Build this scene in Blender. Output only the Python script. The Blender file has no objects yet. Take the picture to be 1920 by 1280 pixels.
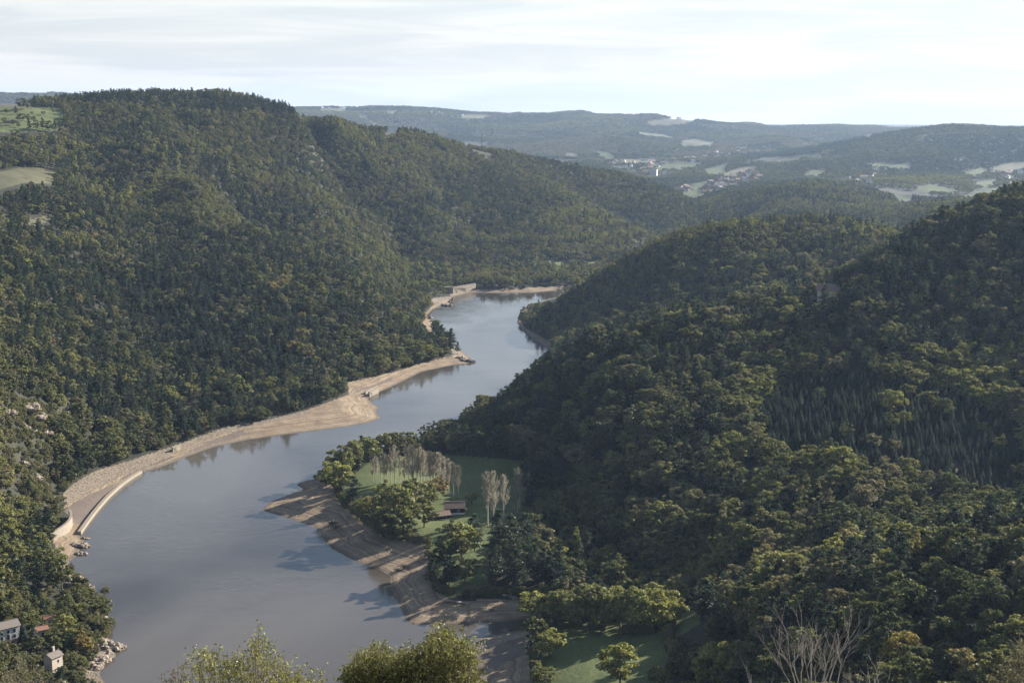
import bpy, bmesh, math, random
import numpy as np
from mathutils import Vector, Matrix
R = math.radians
rng = np.random.default_rng(7); random.seed(7)
sc = bpy.context.scene; C = sc.collection

# ------------------------------------------------------------------ camera, sky, sun, exposure
CAMH = 200.0; PITCH = R(9.37); FPX = 2667.0
cd = bpy.data.cameras.new('camera'); cam = bpy.data.objects.new('camera', cd); C.objects.link(cam); sc.camera = cam
cam.location = (0, 0, CAMH); cam.rotation_euler = (math.pi/2 - PITCH, 0, 0)
cd.sensor_width = 36; cd.lens = 36*FPX/1920; cd.clip_start = 0.5; cd.clip_end = 60000
SUN_EL = R(25); SUN_AZ = R(53)
w = bpy.data.worlds.new("World"); sc.world = w; w.use_nodes = True
nt = w.node_tree; bg = nt.nodes['Background']; N = nt.nodes.new; L = nt.links.new
sky = N('ShaderNodeTexSky'); sky.sky_type = 'NISHITA'; sky.sun_disc = False
sky.sun_elevation = SUN_EL; sky.sun_rotation = SUN_AZ; sky.air_density = 1.0; sky.dust_density = 0.6; sky.altitude = 600
bg.inputs[1].default_value = 0.064
tc = N('ShaderNodeTexCoord'); sep = N('ShaderNodeSeparateXYZ'); L(tc.outputs['Generated'], sep.inputs[0])
mp = N('ShaderNodeMapping'); mp.inputs['Scale'].default_value = (2.4, 2.4, 26.0); mp.inputs['Rotation'].default_value = (0.05, 0.03, 0.3)
L(tc.outputs['Generated'], mp.inputs[0])
nz = N('ShaderNodeTexNoise'); nz.inputs['Scale'].default_value = 2.3; nz.inputs['Detail'].default_value = 7; nz.inputs['Roughness'].default_value = 0.55; nz.inputs['Distortion'].default_value = 0.6
L(mp.outputs[0], nz.inputs['Vector'])
cr = N('ShaderNodeValToRGB'); cr.color_ramp.elements[0].position = 0.40; cr.color_ramp.elements[1].position = 0.58
L(nz.outputs['Fac'], cr.inputs[0])
el = N('ShaderNodeMapRange'); el.inputs['From Min'].default_value = 0.0; el.inputs['From Max'].default_value = 0.30
el.inputs['To Min'].default_value = 1.0; el.inputs['To Max'].default_value = 0.12
L(sep.outputs['Z'], el.inputs['Value'])
ma = N('ShaderNodeMath'); ma.operation = 'MULTIPLY_ADD'; ma.inputs[1].default_value = 0.06; ma.inputs[2].default_value = 0.94
L(cr.outputs[0], ma.inputs[0])
mb = N('ShaderNodeMath'); mb.operation = 'MULTIPLY'; L(ma.outputs[0], mb.inputs[0]); L(el.outputs[0], mb.inputs[1])
mx = N('ShaderNodeMixRGB'); L(mb.outputs[0], mx.inputs[0]); L(sky.outputs[0], mx.inputs[1]); cm = N('ShaderNodeMixRGB'); L(cr.outputs[0], cm.inputs[0]); cm.inputs[1].default_value = (4.3, 4.4, 4.6, 1); cm.inputs[2].default_value = (5.65, 5.5, 5.32, 1); L(cm.outputs[0], mx.inputs[2])
L(mx.outputs[0], bg.inputs[0])
sd = bpy.data.lights.new('sun', 'SUN'); so = bpy.data.objects.new('sun', sd); C.objects.link(so)
sd.energy = 5.0; sd.angle = R(0.53); sd.color = (1.0, 0.93, 0.83)
sv = Vector((math.sin(SUN_AZ)*math.cos(SUN_EL), math.cos(SUN_AZ)*math.cos(SUN_EL), math.sin(SUN_EL)))
so.rotation_euler = sv.to_track_quat('Z', 'Y').to_euler(); so.location = (300, 300, 600)
sc.view_settings.view_transform = 'Standard'; sc.view_settings.look = 'None'
sc.view_settings.exposure = 1.42; sc.view_settings.gamma = 1.0; sc.view_settings.use_curve_mapping = False
sc.render.engine = 'CYCLES'
sc.cycles.max_bounces = 6; sc.cycles.diffuse_bounces = 2; sc.cycles.glossy_bounces = 2; sc.cycles.transmission_bounces = 3
sc.cycles.transparent_max_bounces = 6; sc.cycles.volume_bounces = 0; sc.cycles.use_denoising = True
sc.cycles.caustics_reflective = False; sc.cycles.caustics_refractive = False

# ------------------------------------------------------------------ projection helpers (1920 x 1280 frame)
cp, sp = math.cos(PITCH), math.sin(PITCH)
def ray(px, py):
    u = (px-960)/FPX; v = (640-py)/FPX
    return u, cp+v*sp, -sp+v*cp
def atY(px, py, Y, dz=0.0):
    u, dy, dzz = ray(px, py); t = Y/dy
    return (u*t, Y, CAMH+dzz*t+dz)
def atz(px, py, z=0.0):
    u, dy, dzz = ray(px, py); t = (z-CAMH)/dzz
    return (u*t, dy*t, z)
def proj(x, y, z):
    d = y*cp-(z-CAMH)*sp; up = y*sp+(z-CAMH)*cp
    return 960+FPX*x/d, 640-FPX*up/d
def inpoly(X, Y, poly):
    P = np.asarray(poly, float); res = np.zeros(X.shape, bool)
    x0, y0 = P.min(0); x1, y1 = P.max(0)
    m = (X >= x0) & (X <= x1) & (Y >= y0) & (Y <= y1)
    if not m.any(): return res
    x = X[m]; y = Y[m]; r = np.zeros(x.shape, bool); j = len(P)-1
    for i in range(len(P)):
        xi, yi = P[i]; xj, yj = P[j]
        if yi != yj:
            r ^= ((yi > y) != (yj > y)) & (x < (xj-xi)*(y-yi)/(yj-yi)+xi)
        j = i
    res[m] = r; return res
def sstep(a, b, x):
    t = np.clip((x-a)/(b-a), 0, 1); return t*t*(3-2*t)
_tab = np.random.default_rng(3).random((256, 256))
def vnoise(x, y, s):
    x = x/s; y = y/s; xi = np.floor(x).astype(int); yi = np.floor(y).astype(int); fx = x-xi; fy = y-yi
    fx = fx*fx*(3-2*fx); fy = fy*fy*(3-2*fy); t = _tab
    a = t[xi & 255, yi & 255]; b = t[(xi+1) & 255, yi & 255]; c = t[xi & 255, (yi+1) & 255]; d = t[(xi+1) & 255, (yi+1) & 255]
    return (a*(1-fx)+b*fx)*(1-fy)+(c*(1-fx)+d*fx)*fy
def fbm(x, y, s, o=4, g=0.5):
    r = 0; a = 1; n = 0
    for k in range(o):
        r = r+a*vnoise(x+31.7*k, y-17.3*k, s/2**k); n += a; a *= g
    return r/n

# ------------------------------------------------------------------ terrain
WATER = [(300,1420),(200,1285),(186,1262),(196,1245),(217,1228),(218,1212),(203,1200),(200,1180),(192,1162),(184,1145),(172,1128),(157,1110),(172,1100),(168,1092),(148,1086),(136,1070),(130,1052),(146,1040),(152,1024),(158,1012),(148,1002),
 (165,978),(182,956),(200,936),(225,914),(246,899),(262,888),(300,876),(350,856),(400,838),(470,823),(560,811),(640,801),(690,793),(713,784),(705,771),(711,763),(698,757),(690,748),(698,741),(740,722),(790,697),(850,684),(872,683),(888,677),(872,662),(852,645),(842,635),(832,622),(812,602),(800,592),(812,580),(832,572),(848,574),(842,564),(850,556),(880,549),(950,549),(1000,548),(1062,543),
 (1120,541),(1105,551),(1040,558),(1000,570),(975,586),(969,604),(985,626),(1034,658),(1034,690),(960,735),(880,775),(790,830),(700,850),(650,862),(622,880),(604,895),(575,900),(555,908),(570,917),(545,926),(505,941),(491,956),(530,968),(556,976),(590,988),(606,1008),(622,1028),(650,1043),(684,1058),(712,1067),(732,1080),(732,1100),(746,1128),(756,1150),(764,1166),(775,1171),(820,1169),(875,1168),(950,1164),(990,1160),(1010,1163),(1012,1172),(960,1183),(925,1189),(893,1197),(888,1215),(884,1260),(860,1330),(840,1420)]
W = np.array([atz(x, y)[:2] for x, y in WATER])
def sdist(x, y):
    """positive outside the water"""
    ins = inpoly(x, y, W); xf = x.ravel(); yf = y.ravel(); out = np.full(xf.shape, 1e9)
    A = W; B = np.roll(W, -1, 0)
    for a, b in zip(A, B):
        dx, dy = b-a; l2 = dx*dx+dy*dy+1e-9
        t = np.clip(((xf-a[0])*dx+(yf-a[1])*dy)/l2, 0, 1)
        d = (xf-a[0]-t*dx)**2+(yf-a[1]-t*dy)**2
        np.minimum(out, d, out=out)
    d = np.sqrt(out).reshape(x.shape); return np.where(ins, -d, d)
CP = []
def c(px, py, Y, off=0.0): CP.append(atY(px, py, Y, off))
for i, (x, y) in enumerate(W):
    if y < 2200: CP.append((x, y, 0.0))
for px, py in [(400,1250),(600,1200),(300,1100),(500,1050),(250,1020),(400,920),(560,850),(750,770),(900,690),(950,620),(900,580),(1000,560),(640,1130),(780,1230)]:
    x, y, _ = atz(px, py); CP.append((x, y, -5.0))
T = -12
# near slope under the camera
for x in (-200, -100, 0, 100, 200, 330):
    CP += [(x*0.8, 170, 100.0), (x, 290, 54.0)]
for x, y, z in [(-330,300,50),(-120,380,16),(0,380,14),(-250,400,22),(60,400,15),(-60,430,5),(-330,430,34),(-420,520,70)]: CP.append((x, y, z))
# left bank, by picture column
for px, py, Y in [(0,1165,512),(100,1235,482),(60,1050,570),(0,1050,545),(60,950,640),(0,950,600),(0,850,650),(60,850,700),(110,870,735),
 (60,750,760),(0,750,715),(60,650,850),(0,650,800),(60,550,980),(60,450,1150),(0,450,1100),(60,330,1430),(20,335,1380),(0,300,1500),(60,240,1650),(0,245,1600),(60,197,1800),(0,196,1780),(-150,700,740),(-150,500,950),(-150,330,1350),(-150,200,1750),(-350,400,900),(-350,250,1400)]:
    c(px, py, Y, -4)
for px, py, Y in [(250,230,1760),(250,300,1620),(250,400,1400),(250,500,1200),(250,600,1050),(250,700,930),(250,800,830),
 (400,760,905),(400,680,985),(400,580,1110),(400,480,1270),(380,400,1400),(350,330,1530),(550,740,945),(550,660,1030),(550,580,1130),(550,500,1250),
 (650,680,1040),(650,600,1140),(740,650,1090),(720,600,1170),(800,640,1145)]:
    c(px, py, Y, -7)
# spur A crest
for px, py, Y in [(200,340,1560),(330,350,1530),(400,385,1475),(470,420,1400),(560,460,1330),(640,508,1260),(700,560,1210),(780,620,1165),(835,648,1150)]: c(px, py, Y, T+3)
# behind spur A: gully floor, then second spur
for px, py, Y in [(470,390,1640),(560,420,1560),(640,470,1500),(700,520,1420),(770,590,1330),(800,600,1300)]: c(px, py, Y, -28 if Y > 1450 else -10)
for px, py, Y in [(440,270,1820),(520,320,1800),(600,390,1720),(660,440,1660),(730,490,1610),(790,530,1575),(830,560,1540)]: c(px, py, Y, T)
# ravine between the main hill and the eastern hill
for px, py, Y in [(580,255,2130),(625,305,2070),(680,370,1960),(740,430,1880),(800,490,1780),(850,520,1700)]: c(px, py, Y, -14 if Y > 2000 else -28 if Y > 1850 else -10)
# skyline
for px, py, Y in [(120,186,1850),(200,174,1880),(250,172,1900),(350,177,1930),(450,183,1980),(520,196,2030),(560,207,2080),(620,226,2160),(700,247,2280),(770,247,2340),(850,260,2430),(900,271,2500),(950,280,2540),(1000,292,2600),(1060,303,2680),(1150,317,2740),(1200,328,2730),(1260,352,2680),(1320,387,2540),(1380,412,2380)]: c(px, py, Y, T)
for px, py, Y in [(100,180,2200),(250,180,2300),(450,196,2400),(620,240,2600),(770,262,2750),(900,290,2850),(1100,322,3050),(1260,365,2950)]: c(px, py, Y, -25)
for px, py, Y in [(400,240,1850),(480,260,1900),(700,300,2120),(700,400,1900),(800,300,2250),(800,400,1980),(800,460,1820),(900,330,2250),(900,420,2000),(900,490,1760),(900,530,1640),(1000,400,2080),(1000,470,1830),(1000,520,1680),(1080,440,1960),(1100,500,1740),(1100,525,1640),(1180,470,1830)]: c(px, py, Y, -7)
# crest of the eastern hill's front spur, then the gap and the last wooded spur
for px, py, Y in [(960,305,2430),(1040,347,2330),(1120,388,2200),(1200,432,2040),(1240,458,1940)]: c(px, py, Y, T)
for px, py, Y in [(1090,360,2480),(1160,400,2400),(1230,440,2250),(1280,455,2120)]: c(px, py, Y, -12)
c(1240,380,2500,-7); c(1300,420,2350,-7); c(1180,350,2620,-7)
# right: far spur E
for px, py, Y in [(1020,578,1345),(1062,542,1345),(1080,531,1330),(1100,520,1312),(1125,505,1305),(1150,490,1300),(1185,472,1294),(1220,453,1290),(1250,441,1290),(1280,430,1290),(1340,416,1300),(1400,405,1320),(1500,401,1330),(1600,407,1330),(1690,425,1320),(1780,420,1340)]: c(px, py, Y, T)
for px, py, Y in [(1050,600,1250),(1100,590,1232),(1200,540,1240),(1300,500,1245),(1450,460,1275),(1600,450,1275)]: c(px, py, Y, -7)
for px, py, Y in [(1250,560,1080),(1400,510,1090),(1600,480,1090)]: c(px, py, Y, -38)
for px, py, Y in [(1400,420,1750),(1600,430,1800),(1200,475,1700),(1900,420,1800),(1300,440,1520),(1500,410,1560)]: c(px, py, Y, -34)
# right: main spur F crest and face
for px, py, Y in [(770,824,805),(835,785,825),(900,747,840),(950,712,855),(1000,682,870),(1070,645,868),(1150,614,862),(1230,585,860),(1300,564,862),(1420,540,866),(1530,524,872),(1620,474,885),(1700,438,895),(1800,398,905),(1920,352,915),(2100,300,930)]: c(px, py, Y, T)
for px, py, Y in [(1100,690,830),(1200,680,770),(1300,640,800),(1500,600,810),(1620,560,810),(1700,550,810),(1700,640,745),(1920,500,830),(1920,650,730),
 (1000,760,812),(1100,780,735),(1200,800,690),(1350,740,715),(1500,720,720),(1600,760,665),(1700,800,650),(1920,800,640),(1100,870,690),(1200,900,640),(1350,860,640),(1500,860,615),(1700,900,600),(1920,930,565),
 (1020,900,735),(1040,960,690),(1100,980,640),(1200,1000,590),(1350,980,575),(1500,980,560),(1700,980,552),(1100,1070,590),(1200,1060,565),(1350,1050,535),(1500,1045,525)]: c(px, py, Y, -8)
for px, py, Y in [(700,880,775),(760,900,760),(860,930,730),(930,880,765),(980,870,775),(950,950,708),(1000,1000,668),(900,1040,640),(1000,1090,600),(860,1110,582),(960,1120,575),(680,960,690),(740,1000,655)]: CP.append(atz(px, py, 5.0))
for px, py in [(640,920),(630,905)]: CP.append(atz(px, py, 4.0))
# bottom meadow
for px, py, z in [(1010,1195,4),(1040,1180,5),(1100,1180,6),(1200,1180,8),(1280,1155,9),(1300,1135,8),(1050,1230,6),(1150,1230,9),(1230,1230,12),(1050,1275,8),(1150,1275,12),(1000,1260,3)]: CP.append(atz(px, py, z))
# right: foreground spur G
for px, py, Y in [(1310,1105,488),(1380,1090,470),(1450,1077,455),(1600,1047,435),(1750,1012,424),(1920,987,412),(2100,950,400)]: c(px, py, Y, T)
for px, py, Y in [(1320,1200,450),(1320,1275,420),(1450,1180,405),(1450,1280,375),(1600,1160,385),(1600,1280,340),(1800,1150,365),(1920,1100,370),(1920,1250,320)]: c(px, py, Y, -8)
# middle distance beyond the gorge
for px, py, Y in [(1400,372,2520),(1460,348,2650),(1530,337,2700),(1620,352,2700),(1690,376,2650),(1750,388,1980),(1800,376,1990),(1860,376,2000),(1920,380,2000)]: c(px, py, Y, T)
for px, py, Y in [(1340,392,2480),(1420,400,2300),(1550,380,2400),(1650,392,2350)]: c(px, py, Y, -9)
for px, py, Y in [(1500,340,3150),(1600,350,3150),(1750,385,2500),(1690,370,3000),(1714,362,3050),(1800,368,2900),(1900,368,2800)]: c(px, py, Y, -6)
for px, py, Y in [(1800,356,3150),(1900,345,3300),(1850,325,3800),(1900,315,4000),(1750,335,3500),(1650,310,4100),(1600,320,3900),(1520,325,3900),(1530,293,4650),(1800,290,4200),(1700,275,4600),(1900,275,4400),(1500,305,4300),(1440,318,4250)]: c(px, py, Y, -5)
for px, py, Y in [(1440,300,4700),(1500,287,4900),(1560,270,5100),(1640,252,5250),(1690,245,5300),(1740,237,5200),(1790,234,5050),(1860,238,4950),(1920,240,4850),(2100,240,4800)]: c(px, py, Y, -10)
for px, py, Y in [(1600,270,6200),(1800,250,6200),(1950,250,6200)]: c(px, py, Y, -60)
for px, py, Y in [(1300,352,3450),(1300,365,3150),(1380,345,3500),(1430,338,3550),(1340,335,3750),(1290,330,3950),(1240,335,3850),(1340,322,4100),(1420,316,4250),(1300,308,4600),(1200,312,4500),(1150,305,4800),(1060,305,4900),(1250,300,5000),(1380,285,5600),(1440,283,5700),(1340,290,5400)]: c(px, py, Y, -5)
for px, py, Y in [(1050,290,5600),(950,270,6300),(1100,270,6100),(1200,275,5900),(850,255,6800),(1150,250,6900),(1300,265,6400),(1400,265,6500),(1050,240,7200),(1280,245,7200),(700,235,7200),(1500,262,6500),(1450,250,7200),(650,222,7600),(850,235,7500)]: c(px, py, Y, -8)
for px, py, Y in [(480,203,8600),(560,203,8600),(620,202,8500),(680,207,8500),(710,202,8500),(780,206,8500),(830,206,8500),(900,212,8500),(960,214,8500),(1030,214,8500),(1080,211,8500),(1140,219,8500),(1180,222,8500),(1230,220,8500),(1290,226,8500),(1350,229,8500),(1420,231,8400),(1500,236,8300),(1560,236,8200),(1620,238,8000),(1690,242,7800),(1800,245,7800)]: c(px, py, Y, -8)
for px, py, Y in [(-100,182,8500),(0,183,8500),(60,184,8500),(110,186,8500),(250,195,8500)]: c(px, py, Y, -8)
for x in (-7000, -4000, -1500, 1000, 4000, 7000): CP += [(x, 11000, 0.0), (x, 15000, -20.0)]
for px, py, Y in [(-200,170,13000),(0,172,13000),(30,176,13000),(60,181,13000)]: c(px, py, Y, -5)
for x, y, z in [(2200,3000,120),(2600,5000,180),(-2500,3000,120),(-2500,5000,120),(-1500,2700,150),(-1200,5000,90),(0,3900,15),(-400,4500,40),(1100,1500,140),(1300,2200,100),(700,500,170),(650,350,170),(900,900,190),(-700,700,170),(-900,1300,190)]: CP.append((x, y, z))
CP = np.array(CP)
# local multiquadric interpolation in warped (angle, log distance) space keeps near and far equally detailed
def warp(x, y):
    r = np.hypot(x, y)+1e-6; return np.arctan2(x, y)*6.0, np.log(np.maximum(r, 20.0)/100.0)*2.6
wx, wy = warp(CP[:, 0], CP[:, 1])
keep = []
for i in range(len(CP)):
    if all((wx[i]-wx[j])**2+(wy[i]-wy[j])**2 > 0.0008 for j in keep): keep.append(i)
CP = CP[keep]; wx = wx[keep]; wy = wy[keep]; EPS = 0.05
def kern(d2): return np.sqrt(d2+EPS*EPS)
A = kern((wx[:, None]-wx)**2+(wy[:, None]-wy)**2); n = len(CP)
A[np.arange(n), np.arange(n)] -= 0.0012
P1 = np.c_[np.ones(n), wx, wy]; M = np.block([[A, P1], [P1.T, np.zeros((3, 3))]])
sol = np.linalg.solve(M, np.r_[CP[:, 2], 0, 0, 0])
def rbf(x, y):
    a, b = warp(x, y); s = sol[n]+sol[n+1]*a+sol[n+2]*b
    for i in range(n): s = s+sol[i]*kern((a-wx[i])**2+(b-wy[i])**2)
    return s
TH = np.linspace(R(-31), R(31), 1040)
RR = [2.0]
while RR[-1] < 16500:
    r = RR[-1]; RR.append(r+(4.0 if r < 340 else r*0.0036 if r < 1750 else r*0.0068))
RR = np.array(RR)
def bil(F, ri, ti):
    r0 = np.clip(np.floor(ri).astype(int), 0, F.shape[0]-2); t0 = np.clip(np.floor(ti).astype(int), 0, F.shape[1]-2)
    fr = np.clip(ri-r0, 0, 1); ft = np.clip(ti-t0, 0, 1)
    return (F[r0, t0]*(1-ft)+F[r0, t0+1]*ft)*(1-fr)+(F[r0+1, t0]*(1-ft)+F[r0+1, t0+1]*ft)*fr
rs = np.arange(0, len(RR)+4, 4); ts = np.arange(0, len(TH)+4, 4)
RC = np.interp(rs, np.arange(len(RR)), RR); TCc = np.interp(ts, np.arange(len(TH)), TH)
RCg, TCg = np.meshgrid(RC, TCc, indexing='ij')
coarse = rbf(RCg*np.sin(TCg), RCg*np.cos(TCg))
ri, ti = np.meshgrid(np.arange(len(RR))/4.0, np.arange(len(TH))/4.0, indexing='ij')
Z = bil(coarse, ri, ti)
GR, GT = np.meshgrid(RR, TH, indexing='ij'); GX = GR*np.sin(GT); GY = GR*np.cos(GT)
nearz = np.interp(GR, [0, 4, 12, 26, 60, 100, 190, 290, 400], [198.2, 197.6, 193.5, 186.5, 163, 140, 93, 54, 20])+(fbm(GX, GY, 14, 3)-0.5)*1.6
kn = sstep(215, 330, GR); Z = nearz*(1-kn)+Z*kn
D = np.full(Z.shape, 900.0); mk = (GR < 2300) & (GR > 330); D[mk] = sdist(GX[mk], GY[mk])
rough = sstep(12, 120, D)
Z += rough*((fbm(GX, GY, 150, 4)-0.5)*18*sstep(250, 700, GR)+(fbm(GX, GY, 38, 3)-0.5)*6)
Z += sstep(2600, 4200, GR)*((fbm(GX, GY, 800, 5)-0.5)*60*sstep(4500, 6500, GR)+(fbm(GX, GY, 350, 4)-0.5)*18)
# ridge-and-gully grain on the far hills
far = sstep(5400, 6600, GR); Z += far*(np.abs(fbm(GX+400, GY*0.6, 620, 3)-0.5)*-110+12)
# bring the noisy surface back through the surveyed points
sel = (np.hypot(CP[:, 0], CP[:, 1]) > 330) & (CP[:, 2] > 1.0) & (np.abs(CP[:, 0]) < CP[:, 1]*0.6)
_a, _b = np.interp(np.hypot(CP[sel, 0], CP[sel, 1]), RR, np.arange(len(RR))), (np.arctan2(CP[sel, 0], CP[sel, 1])-TH[0])/(TH[1]-TH[0])
res = CP[sel, 2]-bil(Z, _a, _b); wa, wb = warp(RCg*np.sin(TCg), RCg*np.cos(TCg)); num = np.zeros(wa.shape); den = np.full(wa.shape, 0.25)
for q, (a, b_) in zip(res, zip(wx[sel], wy[sel])):
    e_ = np.exp(-((wa-a)**2+(wb-b_)**2)/(2*0.055**2)); num += e_*q; den += e_
Z += bil(num/den, ri, ti)
floor_ = np.where(D > 0, np.minimum(0.16*D+0.0006*D*D, 8.0), 0)
steep = (GX > -5) & (GY > 1130) & (GY < 1500)
k = np.where(steep, sstep(3, 20, D), sstep(14, 60, D))
Z = np.where(D < 900, np.maximum(Z, 1.4)*k+floor_*(1-k), Z)
Z = np.where(D < 0, np.maximum(-6, 0.16*D), np.maximum(Z, np.minimum(0.16*np.maximum(D, 0), 1.4)))
def rt(x, y):
    return np.interp(np.hypot(x, y), RR, np.arange(len(RR))), (np.arctan2(x, y)-TH[0])/(TH[1]-TH[0])
def H(x, y): 
    a, b = rt(np.asarray(x, float), np.asarray(y, float)); return bil(Z, a, b)
def hit(px, py, rmin=300.0):
    u, dy, dz = ray(px, py); t = np.arange(rmin, 12000, 0.7)
    z = CAMH+dz*t; h = H(u*t, dy*t); k = np.argmax(h >= z)
    t = t[k]; return float(u*t), float(dy*t), float(h[k])
GPX, GPY = proj(GX, np.maximum(GY, 1), Z)

# land cover masks; outlines read off the photograph, laid on the ground
def cover(polys, rmin, rmax):
    m = np.zeros(Z.shape, bool)
    for p in polys:
        q = inpoly(GPX, GPY, p); m |= q & (GR > rmin) & (GR < rmax)
    return m
BEACH = [[(95,1000),(132,968),(118,925),(140,905),(180,882),(240,864),(330,834),(420,802),(500,787),(570,770),(620,752),(655,739),(650,717),(700,707),(760,691),(800,678),(840,669),(865,664),(900,672),(900,700),(720,800),(400,860),(200,980),(175,1045),(130,1055),(105,1030)],
 [(792,606),(800,585),(812,572),(830,562),(846,562),(838,574),(812,592),(815,612),(805,625)],
 [(842,560),(846,548),(890,543),(1062,536),(1068,544),(1040,560),(850,570)],
 [(966,600),(990,618),(1045,648),(1045,670),(975,640)],
 [(604,885),(622,905),(632,932),(650,955),(690,985),(720,1005),(748,1012),(800,1018),(806,1060),(812,1105),(850,1126),(985,1120),(1000,1170),(990,1185),(750,1190),(715,1100),(480,975),(480,935),(550,895)],
 [(880,1192),(930,1180),(1000,1172),(992,1230),(1010,1330),(860,1330)]]
SILT = [[(122,958),(140,940),(215,905),(300,868),(400,824),(450,806),(470,812),(380,842),(320,855),(258,880),(230,893),(190,935),(155,985),(140,980)],
 [(662,738),(690,728),(735,714),(735,706),(700,722),(668,730)],
 [(885,1200),(985,1186),(985,1225),(930,1250),(885,1260)]]
RUBBLE = [[(118,925),(140,905),(180,882),(240,864),(330,834),(420,802),(500,787),(570,770),(573,777),(500,794),(425,810),(345,842),(300,862),(215,898),(140,938),(120,955)],
 [(262,880),(300,868),(330,860),(400,832),(470,818),(470,828),(400,848),(300,885),(262,895)], [(885,1197),(990,1176),(990,1190),(890,1215)]]
ROCK = [[(118,1068),(150,1100),(165,1130),(198,1165),(205,1192),(228,1212),(200,1262),(155,1275),(152,1220),(170,1200),(160,1160),(140,1115),(118,1080)],
 [(22,752),(60,755),(92,768),(75,790),(95,815),(70,810),(30,785)], [(40,880),(80,905),(110,955),(85,950),(50,920)],[(845,645),(870,650),(895,672),(880,690),(850,690)],[(800,560),(850,555),(845,580),(825,578)]]
MEADOW = [[(632,935),(655,900),(690,865),(800,850),(985,862),(1003,900),(985,960),(920,1010),(915,1095),(985,1118),(830,1118),(815,1060),(800,1022),(745,1010),(690,985),(650,955)],
 [(1000,1172),(1040,1165),(1150,1165),(1240,1172),(1250,1138),(1310,1130),(1312,1168),(1245,1210),(1275,1330),(1005,1330),(992,1230)]]
HILLGRASS = [[(-100,212),(0,203),(60,202),(118,204),(120,222),(108,245),(-100,250)]]
HILLDRY = [[(-100,192),(60,192),(60,202),(0,203),(-100,212)],[(-100,325),(0,322),(55,311),(106,324),(98,345),(45,343),(0,356),(-100,360)],[(50,415),(95,402),(100,412),(60,425)],[(0,395),(22,392),(28,402),(0,408)],
 [(870,263),(918,266),(915,272),(870,271)],[(1172,453),(1214,448),(1216,451),(1174,456)],[(720,250),(745,248),(745,254),(722,256)]]
LOWGRASS = [[(1015,490),(1132,490),(1128,499),(1020,500)],[(845,482),(862,482),(862,488),(845,488)],[(0,432),(14,430),(16,455),(0,458)],[(960,492),(1000,496),(1000,500),(960,498)]]
FARG = [[(1115,282),(1137,285),(1156,298),(1141,298),(1127,291)],[(1235,308),(1279,304),(1319,306),(1277,316),(1225,316)],[(1321,318),(1364,310),(1358,322),(1329,326)],[(1287,348),(1335,339),(1325,348),(1298,353)],[(1277,361),(1310,357),(1321,367),(1300,374)],
 [(1611,254),(1640,249),(1631,256)],[(1618,305),(1657,311),(1686,314),(1716,308),(1675,306)],[(1506,327),(1526,319),(1550,320),(1533,328)],[(1800,325),(1845,314),(1852,321),(1828,327)],[(1824,343),(1859,337),(1872,339),(1850,349)],
 [(1714,351),(1747,347),(1795,353),(1789,361),(1741,356)],[(1824,360),(1881,350),(1876,361),(1839,363)],[(1793,365),(1832,365),(1824,372)],[(1671,366),(1697,368),(1714,376),(1692,377)],[(1500,291),(1541,288),(1528,294)]]
FARD = []
FARD += [[(1277,264),(1304,262),(1345,268),(1308,274),(1281,273)],[(1212,227),(1246,223),(1308,224),(1287,229),(1250,233),(1217,232)],[(1196,248),(1240,252),(1277,261),(1240,256),(1200,252)],[(1354,327),(1392,314),(1423,313),(1392,321),(1360,329)],
 [(1859,317),(1894,305),(1930,304),(1930,314),(1889,320)],[(600,203),(650,204),(648,208),(602,207)],[(669,212),(694,218),(675,219)],[(719,210),(745,207),(735,213)],[(862,216),(919,215),(900,222),(875,221)],[(1180,320),(1234,305),(1237,306),(1184,321)],[(1060,285),(1085,290),(1078,296),(1062,290)],[(1455,300),(1500,292),(1500,297),(1460,305)],[(690,226),(712,232),(700,234)],[(1160,300),(1230,298),(1228,304),(1165,305)]]
mask = {}
beach = cover(BEACH, 330, 2000) & (D > -30); rock = cover(ROCK, 330, 1700)
mask['mud'] = beach | ((D < 3.5) & ~rock)
mask['silt'] = cover(SILT, 330, 1300); mask['rubble'] = cover(RUBBLE, 330, 1300); mask['rock'] = rock
mask['grass'] = (cover(MEADOW, 330, 860) | cover(HILLGRASS, 1200, 2100) | cover(LOWGRASS, 900, 2000)) & ~beach
ext = lambda Ps, d: Ps+[[(a, b_+d) for a, b_ in P_] for P_ in Ps]
mask['dry'] = cover(HILLDRY, 1000, 2800) | cover(ext(FARD, 4), 3000, 9500)
mask['fgrass'] = cover(ext(FARG, 5), 2700, 6500)
OPEN = np.zeros(Z.shape, bool)
for v in mask.values(): OPEN |= v
OPENf = OPEN.astype(float)

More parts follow.
